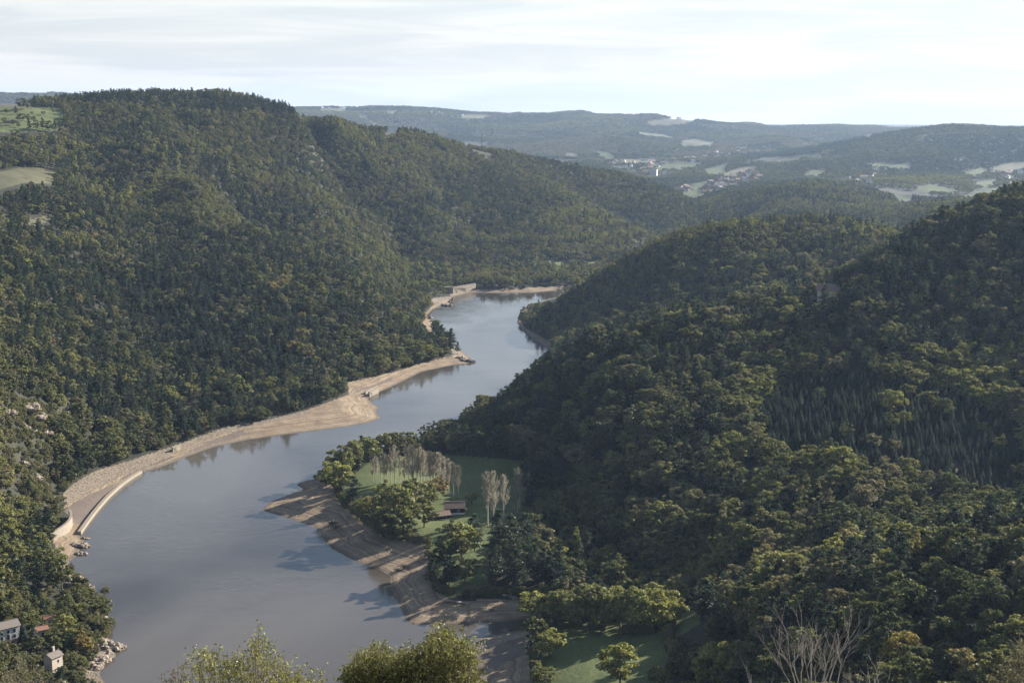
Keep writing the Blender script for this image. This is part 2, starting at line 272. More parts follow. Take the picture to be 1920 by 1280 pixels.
# ------------------------------------------------------------------ tagging and object helpers
def tag(o, label=None, cat=None, group=None, kind=None):
    if label: o['label'] = label
    if cat: o['category'] = cat
    if group: o['group'] = group
    if kind: o['kind'] = kind
    return o
def mesh_np(name, V, faces4=None, faces3=None, mats=(), matidx=None, smooth=False):
    me = bpy.data.meshes.new(name); V = np.asarray(V, np.float32); me.vertices.add(len(V)); me.vertices.foreach_set('co', V.ravel())
    loops = []; tot = []
    if faces4 is not None and len(faces4): loops.append(np.asarray(faces4).ravel()); tot.append(np.full(len(faces4), 4))
    if faces3 is not None and len(faces3): loops.append(np.asarray(faces3).ravel()); tot.append(np.full(len(faces3), 3))
    loops = np.concatenate(loops).astype(np.int32); tot = np.concatenate(tot)
    me.loops.add(len(loops)); me.loops.foreach_set('vertex_index', loops)
    me.polygons.add(len(tot)); st = np.r_[0, np.cumsum(tot)[:-1]].astype(np.int32)
    me.polygons.foreach_set('loop_start', st)
    for m in mats: me.materials.append(m)
    if matidx is not None: me.polygons.foreach_set('material_index', np.asarray(matidx, np.int32))
    if smooth: me.polygons.foreach_set('use_smooth', np.ones(len(tot), bool))
    me.update(calc_edges=True); me.validate(); return me
def obj(name, me, parent=None, loc=None, link=True):
    o = bpy.data.objects.new(name, me)
    if link: C.objects.link(o)
    if parent is not None: o.parent = parent
    if loc is not None: o.location = loc
    return o
def empty(name, loc, rz=0.0, scale=1.0):
    o = bpy.data.objects.new(name, None); C.objects.link(o); o.location = loc; o.rotation_euler = (0, 0, rz); o.scale = (scale,)*3; o.empty_display_size = 0.5; return o

# ------------------------------------------------------------------ materials
def mat(name):
    m = bpy.data.materials.new(name); m.use_nodes = True; t = m.node_tree; b = t.nodes['Principled BSDF']
    b.inputs['Specular IOR Level'].default_value = 0.25; b.inputs['Roughness'].default_value = 0.9
    return m, t, b
def ramp(t, src, stops, interp='LINEAR'):
    r = t.nodes.new('ShaderNodeValToRGB'); r.color_ramp.interpolation = interp; e = r.color_ramp.elements
    e[0].position, e[0].color = stops[0][0], (*stops[0][1], 1); e[1].position, e[1].color = stops[-1][0], (*stops[-1][1], 1)
    for p, col in stops[1:-1]:
        q = e.new(p); q.color = (*col, 1)
    t.links.new(src, r.inputs[0]); return r.outputs[0]
def noise(t, scale, detail=4, rough=0.55, vec=None, dist=0):
    n_ = t.nodes.new('ShaderNodeTexNoise'); n_.inputs['Scale'].default_value = scale; n_.inputs['Detail'].default_value = detail
    n_.inputs['Roughness'].default_value = rough; n_.inputs['Distortion'].default_value = dist
    if vec is None:
        g = t.nodes.new('ShaderNodeNewGeometry'); vec = g.outputs['Position']
    t.links.new(vec, n_.inputs['Vector']); return n_.outputs['Fac']
def mixc(t, f, a, b, mode='MIX'):
    m = t.nodes.new('ShaderNodeMixRGB'); m.blend_type = mode
    for s, v in ((0, f), (1, a), (2, b)):
        if isinstance(v, (int, float)): m.inputs[s].default_value = v
        elif isinstance(v, tuple): m.inputs[s].default_value = (*v, 1) if len(v) == 3 else v
        else: t.links.new(v, m.inputs[s])
    return m.outputs[0]
def math_(t, op, a, b=0.0, clamp=False):
    m = t.nodes.new('ShaderNodeMath'); m.operation = op; m.use_clamp = clamp
    for s, v in ((0, a), (1, b)):
        if isinstance(v, (int, float)): m.inputs[s].default_value = v
        else: t.links.new(v, m.inputs[s])
    return m.outputs[0]
def bump(t, b, h, strength, dist):
    q = t.nodes.new('ShaderNodeBump'); q.inputs['Strength'].default_value = strength; q.inputs['Distance'].default_value = dist
    t.links.new(h, q.inputs['Height']); t.links.new(q.outputs[0], b.inputs['Normal'])
def attr(t, name, typ='GEOMETRY'):
    a = t.nodes.new('ShaderNodeAttribute'); a.attribute_name = name; a.attribute_type = typ; return a.outputs['Fac']
def simple(name, col, col2=None, scale=2.0, rough=0.85, bmp=0.0, spec=0.2):
    m, t, b = mat(name); b.inputs['Roughness'].default_value = rough; b.inputs['Specular IOR Level'].default_value = spec
    if col2 is None: col2 = tuple(v*0.7 for v in col)
    tcn = t.nodes.new('ShaderNodeTexCoord'); f = noise(t, scale, 5, 0.6, tcn.outputs['Object'])
    t.links.new(ramp(t, f, [(0.3, col2), (0.7, col)]), b.inputs['Base Color'])
    if bmp: bump(t, b, f, bmp, 0.1)
    return m

# ground
m_ground, t, b = mat('ground')
base = ramp(t, noise(t, 0.05, 6, 0.65), [(0.3, (0.018, 0.021, 0.012)), (0.55, (0.032, 0.032, 0.019)), (0.75, (0.058, 0.050, 0.030))])
g = t.nodes.new('ShaderNodeNewGeometry'); sz = t.nodes.new('ShaderNodeSeparateXYZ'); t.links.new(g.outputs['Position'], sz.inputs[0])
# strand lines: old water levels left along the drying bank
lv = math_(t, 'ADD', math_(t, 'MULTIPLY', sz.outputs['Z'], 1.0), math_(t, 'MULTIPLY', noise(t, 0.07, 3), 1.3))
cv = t.nodes.new('ShaderNodeCombineXYZ'); t.links.new(lv, cv.inputs[0])
strand = noise(t, 3.2, 4, 0.7, cv.outputs[0])
mudn = ramp(t, noise(t, 0.09, 5, 0.6), [(0.3, (0.165, 0.118, 0.072)), (0.5, (0.265, 0.196, 0.124)), (0.7, (0.35, 0.27, 0.176))])
mudc = mixc(t, math_(t, 'MULTIPLY', ramp(t, strand, [(0.42, (1, 1, 1)), (0.54, (0, 0, 0))]), 0.8), mudn, (0.10, 0.078, 0.06))
spk = ramp(t, noise(t, 1.1, 3, 0.7), [(0.56, (0, 0, 0)), (0.68, (1, 1, 1))])
mudc = mixc(t, math_(t, 'MULTIPLY', spk, 0.35), mudc, (0.085, 0.07, 0.055))
siltc = ramp(t, noise(t, 0.06, 4), [(0.3, (0.105, 0.08, 0.066)), (0.7, (0.15, 0.118, 0.095))])
rubc = ramp(t, noise(t, 0.55, 6, 0.8), [(0.3, (0.08, 0.062, 0.045)), (0.5, (0.185, 0.148, 0.108)), (0.7, (0.28, 0.23, 0.17))])
rockc = ramp(t, noise(t, 0.22, 7, 0.75), [(0.32, (0.05, 0.05, 0.035)), (0.5, (0.17, 0.14, 0.11)), (0.68, (0.36, 0.29, 0.22))])
grassc = ramp(t, noise(t, 0.14, 6, 0.7), [(0.3, (0.044, 0.064, 0.020)), (0.55, (0.080, 0.106, 0.029)), (0.75, (0.13, 0.14, 0.048))])
grassc = mixc(t, 0.55, grassc, ramp(t, noise(t, 0.9, 5, 0.75), [(0.35, (0.034, 0.048, 0.015)), (0.65, (0.14, 0.15, 0.052))]))
dryc = ramp(t, noise(t, 0.02, 5, 0.6), [(0.3, (0.068, 0.068, 0.034)), (0.7, (0.115, 0.107, 0.058))])
fgc = ramp(t, noise(t, 0.008, 5), [(0.3, (0.034, 0.052, 0.012)), (0.7, (0.062, 0.08, 0.018))])
def edge(name, s=0.25, a=0.5):
    q = math_(t, 'ADD', attr(t, name), math_(t, 'MULTIPLY', math_(t, 'SUBTRACT', noise(t, s, 3), 0.5), a))
    mr = t.nodes.new('ShaderNodeMapRange'); mr.inputs['From Min'].default_value = 0.4; mr.inputs['From Max'].default_value = 0.6
    t.links.new(q, mr.inputs['Value']); return mr.outputs[0]
col = mixc(t, edge('grass'), base, grassc); col = mixc(t, edge('dry', 0.02, 0.8), col, dryc); col = mixc(t, edge('fgrass', 0.015, 0.9), col, fgc)
col = mixc(t, edge('rock', 0.2, 0.8), col, rockc)
col = mixc(t, edge('mud'), col, mudc); col = mixc(t, edge('silt', 0.12, 0.7), col, siltc); col = mixc(t, edge('rubble'), col, rubc)
wet = t.nodes.new('ShaderNodeMapRange'); wet.inputs['From Min'].default_value = 0.05; wet.inputs['From Max'].default_value = 0.6
t.links.new(sz.outputs['Z'], wet.inputs['Value'])
col = mixc(t, wet.outputs[0], mixc(t, 0.6, col, (0.06, 0.048, 0.036)), col)
t.links.new(col, b.inputs['Base Color'])
bump(t, b, noise(t, 0.6, 6, 0.7), 0.5, 0.6)

# water
m_water, t, b = mat('water')
b.inputs['Base Color'].default_value = (0.105, 0.095, 0.088, 1); b.inputs['IOR'].default_value = 1.33; b.inputs['Specular IOR Level'].default_value = 0.5
rr = noise(t, 0.006, 3, 0.5, dist=0.8)
t.links.new(ramp(t, rr, [(0.35, (0.03,)*3), (0.65, (0.10,)*3)]), b.inputs['Roughness'])
g = t.nodes.new('ShaderNodeNewGeometry'); mpn = t.nodes.new('ShaderNodeMapping'); mpn.inputs['Scale'].default_value = (1.0, 1.0, 1.0); t.links.new(g.outputs['Position'], mpn.inputs[0])
wn = math_(t, 'MULTIPLY', math_(t, 'ADD', noise(t, 0.9, 4, 0.6, mpn.outputs[0]), math_(t, 'MULTIPLY', noise(t, 0.22, 3, 0.5), 2.2)), ramp(t, noise(t, 0.009, 4, 0.6, dist=1.5), [(0.42, (0.25,)*3), (0.62, (1.4,)*3)])); bump(t, b, wn, 0.24, 0.14)
wc = ramp(t, noise(t, 0.004, 4, 0.5, dist=1.0), [(0.38, (0.040, 0.034, 0.027)), (0.5, (0.066, 0.057, 0.047)), (0.64, (0.096, 0.085, 0.071))]); t.links.new(wc, b.inputs['Base Color'])

# foliage, one recipe; 'tint' is a property of each tree
LEAF = [(0.0, (0.016, 0.024, 0.019)), (0.15, (0.033, 0.043, 0.029)), (0.3, (0.050, 0.055, 0.025)), (0.5, (0.092, 0.092, 0.036)), (0.65, (0.140, 0.138, 0.044)), (0.78, (0.092, 0.082, 0.054)), (0.9, (0.155, 0.125, 0.04)), (1.0, (0.14, 0.085, 0.045))]
def leafmat(name, trans=0.3, gain=1.0, gloss=0.0):
    m, t, b = mat(name); t.nodes.remove(b); out = t.nodes['Material Output']
    f = attr(t, 'tint', 'INSTANCER'); g_ = t.nodes.new('ShaderNodeNewGeometry')
    f = math_(t, 'ADD', f, math_(t, 'MULTIPLY', math_(t, 'SUBTRACT', g_.outputs['Random Per Island'], 0.5), 0.05))
    cc = ramp(t, f, [(p, tuple(v*gain for v in q)) for p, q in LEAF])
    hs = t.nodes.new('ShaderNodeHueSaturation'); t.links.new(cc, hs.inputs['Color'])
    t.links.new(math_(t, 'ADD', math_(t, 'MULTIPLY', g_.outputs['Random Per Island'], 0.9), 0.6), hs.inputs['Value'])
    cc = hs.outputs[0]
    df = t.nodes.new('ShaderNodeBsdfDiffuse'); t.links.new(cc, df.inputs[0])
    tr = t.nodes.new('ShaderNodeBsdfTranslucent'); t.links.new(mixc(t, 0.5, cc, mixc(t, 1.0, cc, (1.25, 1.3, 0.65), 'MULTIPLY')), tr.inputs[0])
    ms = t.nodes.new('ShaderNodeMixShader'); ms.inputs[0].default_value = trans; t.links.new(df.outputs[0], ms.inputs[1]); t.links.new(tr.outputs[0], ms.inputs[2])
    res = ms.outputs[0]
    if gloss:
        gl = t.nodes.new('ShaderNodeBsdfGlossy'); gl.inputs['Roughness'].default_value = 0.42; gl.inputs[0].default_value = (1, 1, 1, 1)
        m2 = t.nodes.new('ShaderNodeMixShader'); m2.inputs[0].default_value = gloss; t.links.new(res, m2.inputs[1]); t.links.new(gl.outputs[0], m2.inputs[2]); res = m2.outputs[0]
    t.links.new(res, out.inputs[0]); return m
m_leaf = leafmat('foliage', 0.38, 1.75, 0.01); m_shrub = leafmat('shrub_leaves', 0.34, 1.55, 0.01)
m_bark = simple('bark', (0.15, 0.125, 0.10)); m_pale = simple('pale_bark', (0.55, 0.50, 0.42), (0.38, 0.34, 0.28)); m_twig = simple('bare_twigs', (0.42, 0.375, 0.29), (0.26, 0.23, 0.175))
m_stone = simple('masonry', (0.31, 0.265, 0.205), (0.17, 0.14, 0.105), 1.2, bmp=0.6); m_white = simple('white_render', (0.74, 0.72, 0.68), (0.62, 0.60, 0.56)); m_cream = simple('cream_render', (0.60, 0.52, 0.42), (0.48, 0.41, 0.33))
m_tile = simple('clay_tiles', (0.30, 0.16, 0.11), (0.20, 0.11, 0.08), 3.0); m_brtile = simple('brown_tiles', (0.24, 0.17, 0.135), (0.16, 0.115, 0.09), 3.0); m_greytile = simple('grey_brown_roofing', (0.22, 0.19, 0.165), (0.16, 0.135, 0.115), 3.0)
m_dkwood = simple('dark_boards', (0.045, 0.028, 0.022), (0.025, 0.016, 0.013), 4.0); m_tan = None
m_glass = simple('dark_glass', (0.03, 0.035, 0.04), rough=0.15, spec=0.6); m_archshade = simple('arch_shade', (0.012, 0.012, 0.013))  # near-black colour painted as the shade inside the wall arches
m_rock = simple('granite_rock', (0.37, 0.30, 0.235), (0.10, 0.085, 0.065), 0.7, bmp=1.0); m_metal = simple('grey_steel', (0.16, 0.16, 0.17), rough=0.5, spec=0.5); m_plank = simple('grey_planks', (0.30, 0.27, 0.23), (0.17, 0.15, 0.13), 2.0); m_driftwood = simple('driftwood', (0.14, 0.115, 0.095), (0.06, 0.05, 0.04), 3.0)

# ------------------------------------------------------------------ ground mesh and water
nr, nth = Z.shape; idx = np.arange(nr*nth).reshape(nr, nth)
F4 = np.stack([idx[:-1, :-1], idx[:-1, 1:], idx[1:, 1:], idx[1:, :-1]], -1).reshape(-1, 4)
me = mesh_np('ground', np.c_[GX.ravel(), GY.ravel(), Z.ravel()], F4, mats=[m_ground], smooth=True)
for k_, v in mask.items():
    a = me.attributes.new(k_, 'FLOAT', 'POINT'); a.data.foreach_set('value', v.astype(np.float32).ravel())
ground = tag(obj('ground', me), kind='structure')
wm = mesh_np('water', [(-420, 380, 0), (420, 380, 0), (420, 1750, 0), (-420, 1750, 0)], [(0, 1, 2, 3)], mats=[m_water])
tag(obj('water', wm), kind='structure')

# ------------------------------------------------------------------ tree shapes
def quads(cen, nrm, size, r, asp=0.75):
    n_ = len(cen); up = r.normal(size=(n_, 3)); a = np.cross(nrm, up); a /= np.linalg.norm(a, axis=1)[:, None]+1e-9; b_ = np.cross(nrm, a)
    a *= size[:, None]; b_ *= (size*asp)[:, None]
    V = np.stack([cen-a, cen-b_*0.9+a*0.1, cen+a, cen+b_], 1).reshape(-1, 3); F = np.arange(4*n_).reshape(-1, 4); return V, F
def tube(path, rad, sides=5):
    path = np.asarray(path, float); V = []; F = []
    for i, p in enumerate(path):
        d = path[min(i+1, len(path)-1)]-path[max(i-1, 0)]; d /= np.linalg.norm(d)+1e-9
        a = np.cross(d, (0.3, 0.9, 0.2)); a /= np.linalg.norm(a)+1e-9; b_ = np.cross(d, a)
        for k in range(sides):
            w_ = 2*math.pi*k/sides; V.append(p+(a*math.cos(w_)+b_*math.sin(w_))*rad[i])
    for i in range(len(path)-1):
        for k in range(sides): F.append((i*sides+k, i*sides+(k+1) % sides, (i+1)*sides+(k+1) % sides, (i+1)*sides+k))
    return np.array(V), np.array(F)
def join(parts):
    V = []; F = []; o = 0
    for v, f in parts: V.append(v); F.append(f+o); o += len(v)
    return np.concatenate(V), np.concatenate(F)
def broadleaf(seed, h=11.0, rad=4.3, lobes=46, per=60, leaf=0.36, low=0.10, shape=1.0):
    r = np.random.default_rng(seed); parts = []; tp = []
    hc = h*(1-low); cz = h*low+hc*0.48
    sq = r.uniform(0.85, 1.15, 2); C_ = []; S_ = []
    for i in range(lobes):
        d = r.normal(size=3); d /= np.linalg.norm(d); d[2] = d[2]*0.85+0.15
        q = r.uniform(0.55, 1.0)**0.6
        wob = 1+0.22*math.sin(3*math.atan2(d[1], d[0])+seed)+r.normal()*0.07
        p = np.array([d[0]*rad*sq[0]*q*wob, d[1]*rad*sq[1]*q*wob, cz+d[2]*hc*0.46*q*shape]); lr = r.uniform(0.7, 1.45)*rad/4.3
        C_.append(p); S_.append(lr)
        m_ = per; v = r.normal(size=(m_, 3)); v /= np.linalg.norm(v, axis=1)[:, None]; v[:, 2] = np.abs(v[:, 2])*0.9-0.25
        cen = p+v*lr*r.uniform(0.55, 1.0, (m_, 1))*np.array([1.15, 1.15, 0.8])
        nn = v*0.9+r.normal(size=(m_, 3))*0.55+np.array([0, 0, 0.35]); nn /= np.linalg.norm(nn, axis=1)[:, None]
        parts.append(quads(cen, nn, r.uniform(0.7, 1.3, m_)*leaf, r))
    tp.append(tube([(0, 0, -1.5), (0.1, 0, h*0.2), (-0.1, 0.15, h*0.45), (0, 0, h*0.72)], [0.30, 0.24, 0.17, 0.06]))
    for i in range(7):
        e = C_[r.integers(lobes)]; s = h*r.uniform(0.2, 0.5); tp.append(tube([(0, 0, s), (e[0]*0.4, e[1]*0.4, s+(e[2]-s)*0.35), e], [0.13, 0.09, 0.04], 4))
    return join(parts), join(tp)
def pine(seed, h=13.0, rad=3.0, tiers=9, leaf=0.36, dens=1.0, flat=0.9):
    r = np.random.default_rng(seed); parts = []; tp = []
    top = h; bot = h*0.28
    for i in range(tiers):
        f = i/(tiers-1); z = bot+(top-bot)*f; rr_ = rad*(1-f)**0.6*r.uniform(0.75, 1.15)+0.35; nb = max(3, int(6*(1-f*0.5)))
        for k in range(nb):
            a = r.uniform(0, 6.283); L_ = rr_*r.uniform(0.6, 1.1)
            for s in (0.45, 0.75, 1.0):
                p = np.array([math.cos(a)*L_*s, math.sin(a)*L_*s, z+L_*s*0.18+r.normal()*0.2]); m_ = int(26*dens); lr = 0.35+0.5*(1.1-s)+0.22*rr_*0.5
                v = r.normal(size=(m_, 3)); cen = p+v*np.array([lr, lr, lr*0.32])*0.62
                nn = r.normal(size=(m_, 3))*0.6+np.array([0, 0, flat]); nn /= np.linalg.norm(nn, axis=1)[:, None]
                parts.append(quads(cen, nn, r.uniform(0.6, 1.2, m_)*leaf, r, 0.5))
            tp.append(tube([(0, 0, z-0.2), (math.cos(a)*L_*0.8, math.sin(a)*L_*0.8, z+L_*0.12)], [0.07, 0.03], 3))
    tp.append(tube([(0, 0, -1.5), (0.1, 0, h*0.4), (0, 0.1, h*0.98)], [0.26, 0.18, 0.04]))
    return join(parts), join(tp)
def spruce(seed, h=10.0, rad=2.8, leaf=0.3, dens=1.0):
    r = np.random.default_rng(seed); parts = []; n_ = int(2100*dens)
    f = 1-np.sqrt(r.random(n_)); f = np.clip(f, 0, 0.985); z = h*(0.10+0.90*f); a = r.uniform(0, 6.283, n_)
    tier = 0.55+0.45*(1-np.mod(z*1.15+0.3*np.sin(a*3+seed), 1.0)); rad_ = rad*(1-f)**0.9*tier*r.uniform(0.55, 1.0, n_)**0.5+0.05
    cen = np.c_[np.cos(a)*rad_, np.sin(a)*rad_, z-rad_*0.22]
    nn = np.c_[np.cos(a)*0.5, np.sin(a)*0.5, np.full(n_, 0.8)]+r.normal(size=(n_, 3))*0.4; nn /= np.linalg.norm(nn, axis=1)[:, None]
    parts.append(quads(cen, nn, r.uniform(0.6, 1.2, n_)*leaf*(1.15-f*0.6), r, 0.55))
    return join(parts), tube([(0, 0, -1.2), (0, 0, h*0.5), (0, 0, h*0.985)], [0.16, 0.10, 0.02])
def proto_meshes(kind, name, gen):
    (cv_, cf), (tv, tf) = gen
    crown = mesh_np(name+'_crown', cv_, cf, mats=[m_leaf]); trunk = mesh_np(name+'_trunk', tv, tf, mats=[m_bark])
    V = np.r_[cv_, tv]; F = np.r_[cf, tf+len(cv_)]
    whole = mesh_np(name, V, F, mats=[m_leaf, m_bark], matidx=np.r_[np.zeros(len(cf)), np.ones(len(tf))])
    return crown, trunk, whole
PR = {'broad': [], 'pine': [], 'spruce': [], 'mid': [], 'far': []}
bp = [dict(h=11, rad=4.2), dict(h=12.5, rad=4.6, lobes=54), dict(h=9.5, rad=4.4, lobes=44), dict(h=13, rad=3.6, shape=1.1), dict(h=8, rad=3.6, lobes=34), dict(h=10.5, rad=5.0, lobes=56)]
for i, k_ in enumerate(bp): PR['broad'].append(proto_meshes('broad', 'broadleaf_%d' % i, broadleaf(11+i, **k_)))
for i, k_ in enumerate([dict(), dict(h=11.5, rad=3.4, tiers=8), dict(h=14, rad=2.7, tiers=10), dict(h=12, rad=3.8, tiers=7)]): PR['pine'].append(proto_meshes('pine', 'pine_%d' % i, pine(31+i, **k_)))
for i, k_ in enumerate([dict(), dict(h=8.5, rad=2.5), dict(h=11.5, rad=3.0)]): PR['spruce'].append(proto_meshes('spruce', 'spruce_%d' % i, spruce(51+i, **k_)))
for i, k_ in enumerate([dict(h=10, rad=4.2), dict(h=11.5, rad=4.4), dict(h=9, rad=4.5), dict(h=12, rad=3.6)]): PR['mid'].append(proto_meshes('mid', 'mid_broadleaf_%d' % i, broadleaf(71+i, lobes=26, per=24, leaf=0.62, **k_)))
for i in range(2): PR['mid'].append(proto_meshes('mid', 'mid_pine_%d' % i, pine(81+i, tiers=7, leaf=0.62, dens=0.42)))
for i, k_ in enumerate([dict(h=10, rad=5.0), dict(h=12, rad=4.6), dict(h=9, rad=6)]): PR['far'].append(proto_meshes('far', 'far_broadleaf_%d' % i, broadleaf(91+i, lobes=12, per=11, leaf=1.25, **k_)))

# ------------------------------------------------------------------ where trees stand
dr = np.maximum(GR, 1); elev = (Z+14-CAMH)/dr; gel = (Z+5-CAMH)/dr
run = np.maximum.accumulate(np.where(GR > 300, (Z+1-CAMH)/dr, -9), 0)
VIS = (elev >= run-0.002).astype(float)
SLOPE = np.zeros(Z.shape); SLOPE[1:] = np.abs(np.diff(Z, axis=0)/np.diff(RR)[:, None])
def candidates(r0, r1, s, dens=None):
    s = s/1.3
    th = R(24); X = np.arange(-math.sin(th)*r1, math.sin(th)*r1, s); Y = np.arange(r0*0.85, r1, s); x, y = np.meshgrid(X, Y)
    x = x.ravel()+rng.uniform(-0.46, 0.46, x.size)*s; y = y.ravel()+rng.uniform(-0.46, 0.46, y.size)*s
    r = np.hypot(x, y); m = (r >= r0) & (r < r1) & (np.abs(np.arctan2(x, y)) < R(23.5)); x, y = x[m], y[m]
    a, b_ = rt(x, y); z = bil(Z, a, b_); v = bil(VIS, a, b_) > 0.3; o = bil(OPENf, a, b_) < 0.3; wd = bil(D, a, b_)
    th_ = np.where(r[m] > 3000, 0.6*s*1.3, 8.5); tx, ty = proj(x, y, z+th_); tx2, ty2 = proj(x, y, z+th_*0.5)
    for P_, lo in [(q, 300) for q in BEACH+MEADOW]+[(q, 900) for q in HILLGRASS+HILLDRY]+[(q, 2300) for q in FARG+FARD]:
        o &= ~((inpoly(tx, ty, P_) | inpoly(tx2, ty2, P_)) & (r[m] > lo))
    m = v & o & (wd > 4.5) & (rng.random(len(x)) < (0.50+0.75*bil(SLOPE, a, b_))); return x[m], y[m], z[m], wd[m]
PINE = [([(0,480),(100,450),(350,470),(600,620),(660,720),(380,800),(120,770),(0,620)], 0.62), ([(100,160),(560,190),(560,215),(100,190)], 0.8), ([(0,345),(110,345),(220,380),(220,440),(0,440)], 0.6), ([(240,400),(330,430),(330,470),(230,470)], 0.5),
 ([(940,700),(1080,640),(1540,540),(1540,640),(1300,760),(1000,830)], 0.45), ([(1450,520),(1750,420),(1920,400),(1920,640),(1640,700)], 0.5), ([(0,860),(140,1000),(120,1100),(0,1130)], 0.5), ([(1300,1090),(1920,1000),(1920,1280),(1300,1280)], 0.32), ([(1040,1000),(1300,1000),(1300,1100),(1040,1100)], 0.3)]
SPR = [[(1425,745),(1500,700),(1600,690),(1760,720),(1920,790),(1920,930),(1810,905),(1640,865),(1440,835)]]
BARE = [[(0,730),(70,740),(100,830),(130,960),(60,960),(0,860)], [(130,1060),(180,1130),(210,1190),(160,1180)]]
YEL = [[(1310,1080),(1450,1055),(1620,1030),(1760,1010),(1760,1060),(1620,1120),(1450,1150),(1310,1170)], [(460,530),(560,520),(620,680),(560,660)], [(340,440),(400,455),(440,490),(400,480)], [(600,670),(650,680),(640,730),(600,710)]]
def species(x, y, z):
    px, py = proj(x, y, z+5); n_ = len(x); sp_ = np.zeros(n_, int); pp = np.full(n_, 0.10)
    pp += 0.35*(fbm(x+900, y, 90, 3) > 0.6)
    for P_, q in PINE: pp[inpoly(px, py, P_)] = q
    pp *= 0.55+0.9*fbm(x+50, y+50, 45, 2)
    sp_[rng.random(n_) < pp] = 1
    for P_ in SPR: sp_[inpoly(px, py, P_) & (np.hypot(x, y) < 900) & (rng.random(n_) < 0.97)] = 2
    zn = fbm(x+500, y+200, 120, 3); zf = fbm(x, y+700, 26, 2)
    tint = 0.42+(zn-0.5)*0.55+(zf-0.5)*0.35+rng.normal(0, 0.07, n_)
    tint = np.clip(tint, 0.26, 0.66)
    u_ = rng.random(n_); bz = fbm(x-300, y+100, 60, 3)
    tint = np.where((u_ < 0.12+0.28*(bz > 0.58)), rng.uniform(0.70, 0.80, n_), tint)
    tint = np.where(u_ > 0.993-0.012*(bz > 0.6), rng.uniform(0.82, 0.9, n_), tint); tint = np.where(u_ > 0.9985, rng.uniform(0.95, 1.0, n_), tint)
    for P_ in YEL:
        k_ = inpoly(px, py, P_) & (rng.random(n_) < 0.5); tint[k_] = rng.uniform(0.6, 0.86, k_.sum())
    pt = np.clip(0.09+rng.normal(0, 0.05, n_)+(zf-0.5)*0.15, 0.0, 0.24); pt = np.where(sp_ == 2, pt*0.55, pt); tint = np.where(sp_ > 0, pt, tint)
    for P_ in BARE:
        k_ = inpoly(px, py, P_); tint[k_ & (rng.random(n_) < 0.55)] = 0.76
    return sp_, tint, px, py
keepout = []   # (x, y, r) places kept clear for built things
def clear(x, y, r): keepout.append((x, y, r))
def apply_clear(x, y):
    m = np.ones(len(x), bool)
    for a, b_, r in keepout: m &= (x-a)**2+(y-b_)**2 > r*r
    return m

# geometry-nodes scatter: one object per kind of mass
def scatter(name, label, cat, protos, x, y, z, var, scl, tint, rot):
    pc = bpy.data.collections.new(name+'_shapes')
    for i, p in enumerate(protos):
        o = bpy.data.objects.new('%s_shape_%02d' % (name, i), p); pc.objects.link(o)
    me = bpy.data.meshes.new(name); me.vertices.add(len(x)); me.vertices.foreach_set('co', np.c_[x, y, z].astype(np.float32).ravel())
    for nme, arr, ty in (('variant', var, 'INT'), ('scl', scl, 'FLOAT'), ('tint', tint, 'FLOAT'), ('rot', rot, 'FLOAT')):
        a = me.attributes.new(nme, ty, 'POINT'); a.data.foreach_set('value', np.asarray(arr, np.int32 if ty == 'INT' else np.float32))
    o = obj(name, me); tag(o, label, cat, kind='stuff')
    ng = bpy.data.node_groups.new(name, 'GeometryNodeTree'); ng.interface.new_socket('Geometry', in_out='INPUT', socket_type='NodeSocketGeometry'); ng.interface.new_socket('Geometry', in_out='OUTPUT', socket_type='NodeSocketGeometry')
    nn = ng.nodes.new; gi = nn('NodeGroupInput'); go = nn('NodeGroupOutput'); ip = nn('GeometryNodeInstanceOnPoints'); ci = nn('GeometryNodeCollectionInfo'); mp_ = nn('GeometryNodeMeshToPoints')
    ci.inputs['Collection'].default_value = pc; ci.inputs['Separate Children'].default_value = True; ci.inputs['Reset Children'].default_value = True; ip.inputs['Pick Instance'].default_value = True
    def na(nm, ty):
        a = nn('GeometryNodeInputNamedAttribute'); a.data_type = ty; a.inputs['Name'].default_value = nm; return a.outputs['Attribute']
    cx = nn('ShaderNodeCombineXYZ'); l = ng.links.new; l(na('rot', 'FLOAT'), cx.inputs['Z'])
    l(gi.outputs[0], mp_.inputs[0]); l(mp_.outputs[0], ip.inputs['Points']); l(ci.outputs[0], ip.inputs['Instance']); l(na('variant', 'INT'), ip.inputs['Instance Index'])
    l(cx.outputs[0], ip.inputs['Rotation']); l(na('scl', 'FLOAT'), ip.inputs['Scale']); l(ip.outputs[0], go.inputs[0])
    md = o.modifiers.new('scatter', 'NODES'); md.node_group = ng; return o
HAZE = 3.3e-5
ORD = ['first','second','third','fourth','fifth','sixth','seventh','eighth','ninth','tenth','eleventh','twelfth','thirteenth','fourteenth','fifteenth','sixteenth','seventeenth','eighteenth','nineteenth','twentieth','twenty first','twenty second','twenty third','twenty fourth','twenty fifth','twenty sixth']
